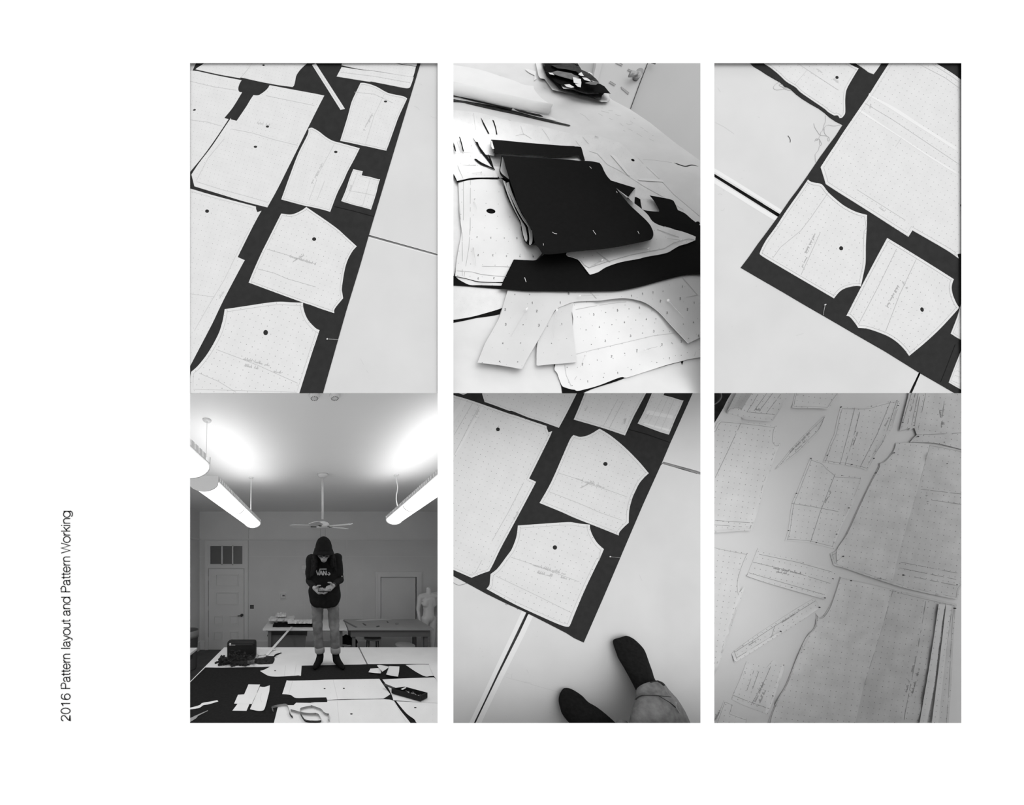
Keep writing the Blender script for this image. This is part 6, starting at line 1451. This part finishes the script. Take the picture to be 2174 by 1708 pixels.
tag(remesh_union('fabric_heap', heap_b, mat('tangled_black_cloth', .022, .9, .2, .4, 40), None, .005, 1, .010, 38), 'heap of tangled black cloth scraps in front of the black case on the front table', 'fabric')
jx = xr(737, 5.35)
def jb(bm):
    limb(bm, (jx - .10, 5.36, .66), (jx + .12, 5.34, .62), .075, .085); limb(bm, (jx - .02, 5.33, .70), (jx + .02, 5.33, .66), .07, .08); limb(bm, (jx - .13, 5.3, .63), (jx - .17, 5.27, .38), .05, .03); limb(bm, (jx + .12, 5.28, .62), (jx + .15, 5.25, .5), .06, .04)
tag(remesh_union('jacket', jb, M['tee'], None, .018, 3, .02, 9), 'crumpled black jacket dropped on a stool behind the right leg of the person', 'jacket')
# yardstick and tools on the grey back table
PB = Flat(TZ)
def on_back(name, s, m, lab, cat, h=.0005, th=.006):
    tag(sheet(name, PB, D(s), m, h, th), lab, cat)
on_back('metal_ruler', '322,648 336,645 468,712 448,716', M['edge4'], 'long grey ruler lying slanted on the back tables beside the person', 'ruler', .001)
on_back('marker_pen', '520,676 530,674 560,692 545,696', M['metal4'], 'short dark pen on the grey back table near the long ruler', 'pen')
on_back('cloth_patch', '655,710 665,702 690,697 692,707 675,712', M['metal4'], 'dark little cloth patch near the front edge of the grey back table', 'cloth')
on_back('thread_spool', '850,675 865,667 885,668 882,677 860,680', M['wood4'], 'small pale spool towards the right of the grey back table', 'spool', .001, .02)
on_back('marker_pen', '762,655 772,655 782,664 772,666', M['metal4'], 'tiny dark pen in the middle of the grey back table', 'pen')
on_back('paper_sheet', '440,648 600,632 760,630 820,636 700,642 560,648', M['paper_plain'], 'white curled paper along the far edge of the grey back table', 'paper', .001, .002)
# bin with liner by the left wall
bn = root('trash_bin', 'grey round trash bin with a pale liner by the left wall', 'bin', (xr(421, 5.6) - .2, 5.6, 0))
lathe('bin_body', [(.15, .001), (.155, .03), (.185, .74), (.192, .745), (.192, .775), (.175, .775), (.14, .04)], (0, 0, 0), M['bin4'], bn)
lathe('liner', [(.196, .64), (.199, .70), (.199, .778), (.19, .785), (.193, .66)], (0, 0, 0), M['bag4'], bn)
# two headless mannequins
def mannequin(label, x, y, rz, sc=1.0):
    r = root('mannequin', label, 'mannequin', (x, y, 0), rz, 'white mannequins beside the grey back table')
    def b(bm):
        limb(bm, (0, 0, 1.47), (0, 0, 1.56), .052, .050)                      # neck stump
        for s in (-1, 1):
            limb(bm, (0, .01, 1.43), (s * .17, .01, 1.40), .06, .062)          # shoulders
            limb(bm, (s * .06, -.03, 1.32), (s * .09, -.03, 1.24), .085, .080, .8) # chest
            limb(bm, (s * .205, .01, 1.38), (s * .245, .02, 1.12), .052, .040) # upper arm
            limb(bm, (s * .245, .02, 1.12), (s * .235, -.04, .88), .038, .027) # forearm
            limb(bm, (s * .235, -.04, .86), (s * .228, -.06, .78), .028, .030, .5)
            limb(bm, (s * .225, -.065, .77), (s * .215, -.075, .70), .020, .010, .6)
            limb(bm, (s * .21, -.07, .80), (s * .195, -.09, .75), .011, .009)
            limb(bm, (s * .09, 0, .90), (s * .10, .0, .50), .088, .060)        # thigh
            limb(bm, (s * .10, 0, .50), (s * .105, .03, .12), .056, .036)      # calf
            limb(bm, (s * .105, .03, .06), (s * .12, -.12, .03), .038, .03, .6)
        limb(bm, (0, 0, 1.30), (0, 0, 1.08), .14, .115, .75); limb(bm, (0, 0, 1.10), (0, 0, .95), .115, .135, .8)
    remesh_union('mannequin_body', b, M['mann'], r, .013, 4, local=True)
    lathe('base_plate', [(.17, .0005), (.17, .012), (.16, .016)], (0, 0, 0), M['white4'], r)
    return r
mannequin('white headless male mannequin standing right of the grey back table', xr(912, 6.0), 6.05, radians(10))
mannequin('second white mannequin half cut off by the right border, behind the first', xr(937, 6.2), 6.25, radians(-12))
# ------------------------------------------------------------------ the person standing on the table
J = lambda u, v, y: at(u, v, y)
pp = root('person', 'person in black hat, printed t-shirt and cuffed jeans standing on the table with a phone', 'person', (xr(690, 3.33), 3.33, TZ))
hipL, hipR = J(674.5, 1276, 3.36), J(706, 1276, 3.36)
kneL, kneR = J(674, 1332, 3.31), J(710, 1332, 3.31)
ankL, ankR = J(680, 1392, 3.36), J(713, 1393, 3.36)
shL, shR = J(662, 1187, 3.25), J(715, 1185, 3.25)
elL, elR = J(657, 1233, 3.30), J(722, 1229, 3.30)
wrL, wrR = J(669, 1249, 3.07), J(707, 1243, 3.07)
chest, belly, neck = J(689, 1212, 3.31), J(689, 1250, 3.37), J(688, 1186, 3.22)
headc = J(687, 1169, 3.11)
def hand(bm, w, side):
    # palm facing up under the phone, four fingers curling round its back, thumb over its front
    p0 = w; p1 = w + Vector((side * .045, -.055, -.022))
    limb(bm, p0, p1, .026, .036, .62); limb(bm, p1 + Vector((0, .01, 0)), p1 + Vector((side * .02, -.018, 0)), .035, .030, .6)
    for k, L in enumerate((.060, .068, .064, .050)):
        b = p1 + Vector((side * (.012 + .004 * k), -.036 + .021 * k, -.006 - .004 * k))
        k1 = b + Vector((side * L * .55, -.012, -.012)); k2 = k1 + Vector((side * L * .42, .0, .014)); k3 = k2 + Vector((side * L * .18, .002, .016))
        limb(bm, b, k1, .0105, .0095); limb(bm, k1, k2, .0095, .0085); limb(bm, k2, k3, .0085, .007)
    t0 = p0 + Vector((side * .012, -.032, .012)); t1 = t0 + Vector((side * .018, -.035, .028)); t2 = t1 + Vector((side * .030, -.012, .004))
    limb(bm, t0, t1, .014, .011); limb(bm, t1, t2, .011, .008)
def body(bm):
    limb(bm, J(690, 1270, 3.37), belly, .125, .11, .75); limb(bm, belly, chest, .115, .13, .75); limb(bm, chest, neck, .10, .055)
    for s, sh, el, wr in ((-1, shL, elL, wrL), (1, shR, elR, wrR)):
        limb(bm, J(689, 1194, 3.27), sh, .05, .05); limb(bm, sh, el, .045, .036); limb(bm, el, wr, .036, .025)
        hand(bm, wr, -s)
    for h_, k, a, s in ((hipL, kneL, ankL, -1), (hipR, kneR, ankR, 1)):
        limb(bm, h_, k, .075, .052); limb(bm, k, a, .05, .034)
        t = a + Vector((s * .045, -.11, 0)); t.z = TZ + .030; hl = a + Vector((0, .02, 0)); hl.z = TZ + .032
        limb(bm, hl, t, .024, .014, .8)
    limb(bm, neck, headc + Vector((0, .03, -.02)), .05, .055)
    limb(bm, headc + Vector((0, .015, .035)), headc + Vector((0, -.015, -.03)), .082, .070)        # skull, bowed forward
    limb(bm, headc + Vector((0, -.045, -.055)), headc + Vector((0, -.050, -.094)), .053, .036)      # jaw and chin
    limb(bm, headc + Vector((0, -.088, -.055)), headc + Vector((0, -.104, -.078)), .008, .011)    # nose
    limb(bm, headc + Vector((-.020, -.084, -.104)), headc + Vector((.020, -.084, -.104)), .007, .007)  # mouth
    for s in (-1, 1): limb(bm, headc + Vector((s * .08, .0, -.02)), headc + Vector((s * .082, .0, -.055)), .012, .009)
remesh_union('body', body, M['skin'], pp, .0065, 2)
# --- clothes
def tee(bm):
    limb(bm, J(681, 1195, 3.27), J(698, 1194, 3.27), .105, .105, .85)
    limb(bm, J(666, 1188, 3.25), J(711, 1186, 3.25), .068, .068)
    limb(bm, J(670, 1185, 3.24), J(706, 1184, 3.24), .055, .055)
    rings = [(672, 704, 1181, 3.245, .075), (659, 718, 1188, 3.27, .095), (657, 722, 1200, 3.28, .115), (659, 720, 1216, 3.29, .13), (658, 721, 1234, 3.30, .14), (656, 722, 1252, 3.32, .145), (655.5, 722.5, 1268, 3.33, .145), (657, 721, 1278, 3.33, .142), (662, 716, 1284, 3.33, .135), (669, 709, 1287, 3.33, .12)]
    vs = []
    for (u0, u1, v, y, d) in rings:
        a, b = J(u0, v, y), J(u1, v, y); c = (a + b) / 2; hw = (b - a).length / 2
        vs.append([bm.verts.new(c + Vector((hw * cos(2 * pi * k / 28), -d * sin(2 * pi * k / 28), 0))) for k in range(28)])
    for p, q in zip(vs, vs[1:]):
        for k in range(28): bm.faces.new([p[k], q[k], q[(k + 1) % 28], p[(k + 1) % 28]])
    bm.faces.new(vs[0]); bm.faces.new(vs[-1][::-1])
    for sh, el, s in ((shL, J(660, 1220, 3.27), -1), (shR, J(716, 1216, 3.27), 1)):
        limb(bm, sh, el, .067, .070)
shirt = remesh_union('t_shirt', tee, M['tee'], pp, .011, 3, .012, 7, 2)
def slv(bm):
    for sh, el, wr in ((shL, elL, wrL), (shR, elR, wrR)):
        limb(bm, sh.lerp(el, .5), el, .052, .047); limb(bm, el, el.lerp(wr, .80), .047, .037)
remesh_union('under_sleeve', slv, M['tee'], pp, .010, 2, .006, 14, 5)
def jeans(bm):
    limb(bm, J(680, 1274, 3.35), J(700, 1274, 3.35), .092, .092, .9)
    for h_, k, a in ((hipL, kneL, ankL), (hipR, kneR, ankR)):
        limb(bm, h_ + Vector((0, 0, .02)), k, .078, .060); limb(bm, k, k.lerp(a, .75), .060, .054)
remesh_union('jeans', jeans, M['jean4'], pp, .010, 2, .010, 13, 8)
for k, a in ((kneL, ankL), (kneR, ankR)):
    lo, hi_ = k.lerp(a, .86), k.lerp(a, .66); ax = (hi_ - lo).normalized()
    bm = bmesh.new(); mt = ax.to_track_quat('Z', 'Y').to_matrix().to_4x4(); rings = []
    Lc = (hi_ - lo).length
    for (r, z) in ((.046, 0), (.058, .002), (.061, .02), (.061, Lc - .004), (.058, Lc), (.048, Lc - .004)):
        rings.append([bm.verts.new(mt @ Vector((r * cos(2 * pi * i / 24), r * sin(2 * pi * i / 24), z)) + lo) for i in range(24)])
    for p, q in zip(rings, rings[1:] + rings[:1]):
        for i in range(24): bm.faces.new([p[i], p[(i + 1) % 24], q[(i + 1) % 24], q[i]])
    bmesh.ops.recalc_face_normals(bm, faces=bm.faces); adopt(pp, finish('rolled_cuff', bm, M['cuff4'], None, True))
for a, k, s in ((ankL, kneL, -1), (ankR, kneR, 1)):
    def sk(bm):
        limb(bm, k.lerp(a, .8), a, .046, .043); hl = a + Vector((0, .025, 0)); hl.z = TZ + .037
        limb(bm, a, hl, .043, .036)
        t = a + Vector((s * .068, -.165, 0)); t.z = TZ + .030; md = a + Vector((s * .035, -.08, 0)); md.z = TZ + .042
        limb(bm, hl, md, .036, .040, .95); limb(bm, md, t, .042, .030, .9); limb(bm, a, md, .043, .036)
    o = remesh_union('sock', sk, M['sock'], pp, .009, 3)
    zmin = min(v.co.z for v in o.data.vertices)
# --- head: beanie, hair, glasses
bm = bmesh.new(); n = 28; rings = []
bc = headc + Vector((0, .0, .026)); til = Matrix.Rotation(radians(11), 4, 'X')
for (r, z, y) in ((.102, -.045, 0), (.108, -.03, 0), (.106, .0, 0), (.100, .035, .004), (.088, .075, .008), (.066, .108, .012), (.038, .128, .016), (.012, .136, .018)):
    rings.append([bm.verts.new(til @ Vector((r * .93 * cos(2 * pi * k / n) * (1 + .02 * sin(7 * k)), r * 1.08 * sin(2 * pi * k / n) + y, z)) + bc) for k in range(n)])
for p, q in zip(rings, rings[1:]):
    for k in range(n): bm.faces.new([p[k], p[(k + 1) % n], q[(k + 1) % n], q[k]])
bm.faces.new(rings[0][::-1]); bm.faces.new(rings[-1]); bmesh.ops.recalc_face_normals(bm, faces=bm.faces)
bn_ = finish('bucket_hat', bm, M['tee'], None, True); adopt(pp, bn_)
bm = bmesh.new(); rings = []
for (r, z) in ((.106, -.052), (.126, -.056), (.128, -.050), (.110, -.006)):
    rings.append([bm.verts.new(til @ Vector((r * .93 * cos(2 * pi * k / n), r * 1.08 * sin(2 * pi * k / n), z)) + bc) for k in range(n)])
for p, q in zip(rings, rings[1:] + rings[:1]):
    for k in range(n): bm.faces.new([p[k], p[(k + 1) % n], q[(k + 1) % n], q[k]])
bmesh.ops.recalc_face_normals(bm, faces=bm.faces); cf = finish('hat_brim', bm, M['tee'], None, True); adopt(bn_, cf)
def hair(bm):
    for s, pts in ((-1, [(672, 1172, 3.14), (666, 1186, 3.16), (664, 1204, 3.14), (660, 1224, 3.15)]), (-1, [(670, 1176, 3.12), (671, 1192, 3.10), (669, 1208, 3.11), (665, 1222, 3.13)]), (1, [(702, 1172, 3.14), (709, 1186, 3.17), (711, 1200, 3.16), (713, 1212, 3.17)]), (1, [(704, 1176, 3.12), (704, 1190, 3.11), (706, 1202, 3.13)]), (0, [(672, 1166, 3.24), (686, 1176, 3.26), (704, 1168, 3.24)]), (0, [(665, 1182, 3.22), (690, 1186, 3.27), (712, 1182, 3.22)])):
        P = [J(*p) for p in pts]
        for i, (a, b) in enumerate(zip(P, P[1:])): limb(bm, a, b, .030 - .006 * i, .025 - .006 * i)
hr = remesh_union('hair', hair, M['hair'], pp, .009, 3, .008, 30)
gl = []
bm = bmesh.new()
for s in (-1, 1):
    c = headc + Vector((s * .036, -.103, -.060)); pts = [c + Vector((.027 * cos(t), -.004 * abs(cos(t)) , .019 * sin(t))) for t in [2 * pi * k / 18 for k in range(18)]]
    for i in range(18): cyl_bm(bm, pts[i], pts[(i + 1) % 18], .0026, None, 6)
    cyl_bm(bm, c + Vector((s * .027, 0, .004)), headc + Vector((s * .088, -.01, -.035)), .0024, None, 6)
cyl_bm(bm, headc + Vector((-.01, -.107, -.058)), headc + Vector((.01, -.107, -.058)), .0026, None, 6)
adopt(pp, finish('glasses', bm, M['case4']))
# eyes and brows, looking down
bm = bmesh.new()
for s in (-1, 1): limb(bm, headc + Vector((s * .022, -.090, -.062)), headc + Vector((s * .048, -.084, -.062)), .0045, .004)
adopt(pp, finish('eyelid', bm, M['hair']))
# --- printed lettering on the chest
def chest_y(u):
    return 3.145 + .125 * (1 - sqrt(max(0, 1 - ((u - 689) / 34.0) ** 2)))
bm = bmesh.new()
def stroke(pts, wpx):
    prev = None; n_ = len(pts)
    for i in range(n_):
        a = pts[max(i - 1, 0)]; b = pts[min(i + 1, n_ - 1)]; d = (b[0] - a[0], b[1] - a[1]); L = math.hypot(*d) or 1
        nx, ny = -d[1] / L * wpx / 2, d[0] / L * wpx / 2
        q = []
        for s_, dy in ((1, 0), (-1, 0), (-1, .006), (1, .006)):
            u, v = pts[i][0] + nx * s_, pts[i][1] + ny * s_; q.append(bm.verts.new(at(u, v, chest_y(u) + dy)))
        if prev:
            for e in range(4): bm.faces.new([prev[e], prev[(e + 1) % 4], q[(e + 1) % 4], q[e]])
        else: bm.faces.new(q)
        prev = q
    bm.faces.new(prev[::-1])
D = lambda s: T(660, 1180, s)
for s, w_ in (('52,140 72,190', 2.6), ('72,190 92,132', 2.0), ('88,130 120,130 158,130', 1.9), ('86,193 102,147', 2.2), ('102,147 120,193', 2.2), ('93,180 112,180', 1.6), ('126,193 126,147', 2.2), ('126,148 152,191', 2.0), ('154,192 154,147', 2.2), ('190,168 182,163 172,166 170,173'[:0] or '168,178 176,190 188,188 193,180 188,170', 1.9), ('188,170 176,166', 1.6)):
    stroke(D(s), w_)
bmesh.ops.recalc_face_normals(bm, faces=bm.faces)
lg = finish('chest_lettering', bm, M['print4']); adopt(shirt, lg)
# sleeve tag, wrist watch
adopt(shirt, box('sleeve_tag', J(725.5, 1224, 3.235), J(726.8, 1221.5, 3.23), M['white4']))
bm = bmesh.new(); c = elR.lerp(wrR, .93); ax = (wrR - elR).normalized(); mt = ax.to_track_quat('Z', 'Y').to_matrix().to_4x4(); rings = []
for (r, z) in ((.028, -.012), (.032, -.010), (.032, .010), (.028, .012)): rings.append([bm.verts.new(mt @ Vector((r * cos(2 * pi * i / 20), r * sin(2 * pi * i / 20), z)) + c) for i in range(20)])
for p, q in zip(rings, rings[1:] + rings[:1]):
    for i in range(20): bm.faces.new([p[i], p[(i + 1) % 20], q[(i + 1) % 20], q[i]])
bmesh.ops.recalc_face_normals(bm, faces=bm.faces); adopt(pp, finish('wrist_watch', bm, M['case4'], None, True))
# --- the phone she holds
ph = root('phone', 'dark phone held in both hands of the standing person', 'phone', J(688.5, 1251.5, 2.985))
ph.rotation_euler = (radians(28), 0, 0)
box('phone_body', (-.070, -.034, -.004), (.070, .034, .004), M['case4'], ph, .003); box('screen', (-.064, -.029, .0042), (.064, .029, .0048), M['glass4'], ph)
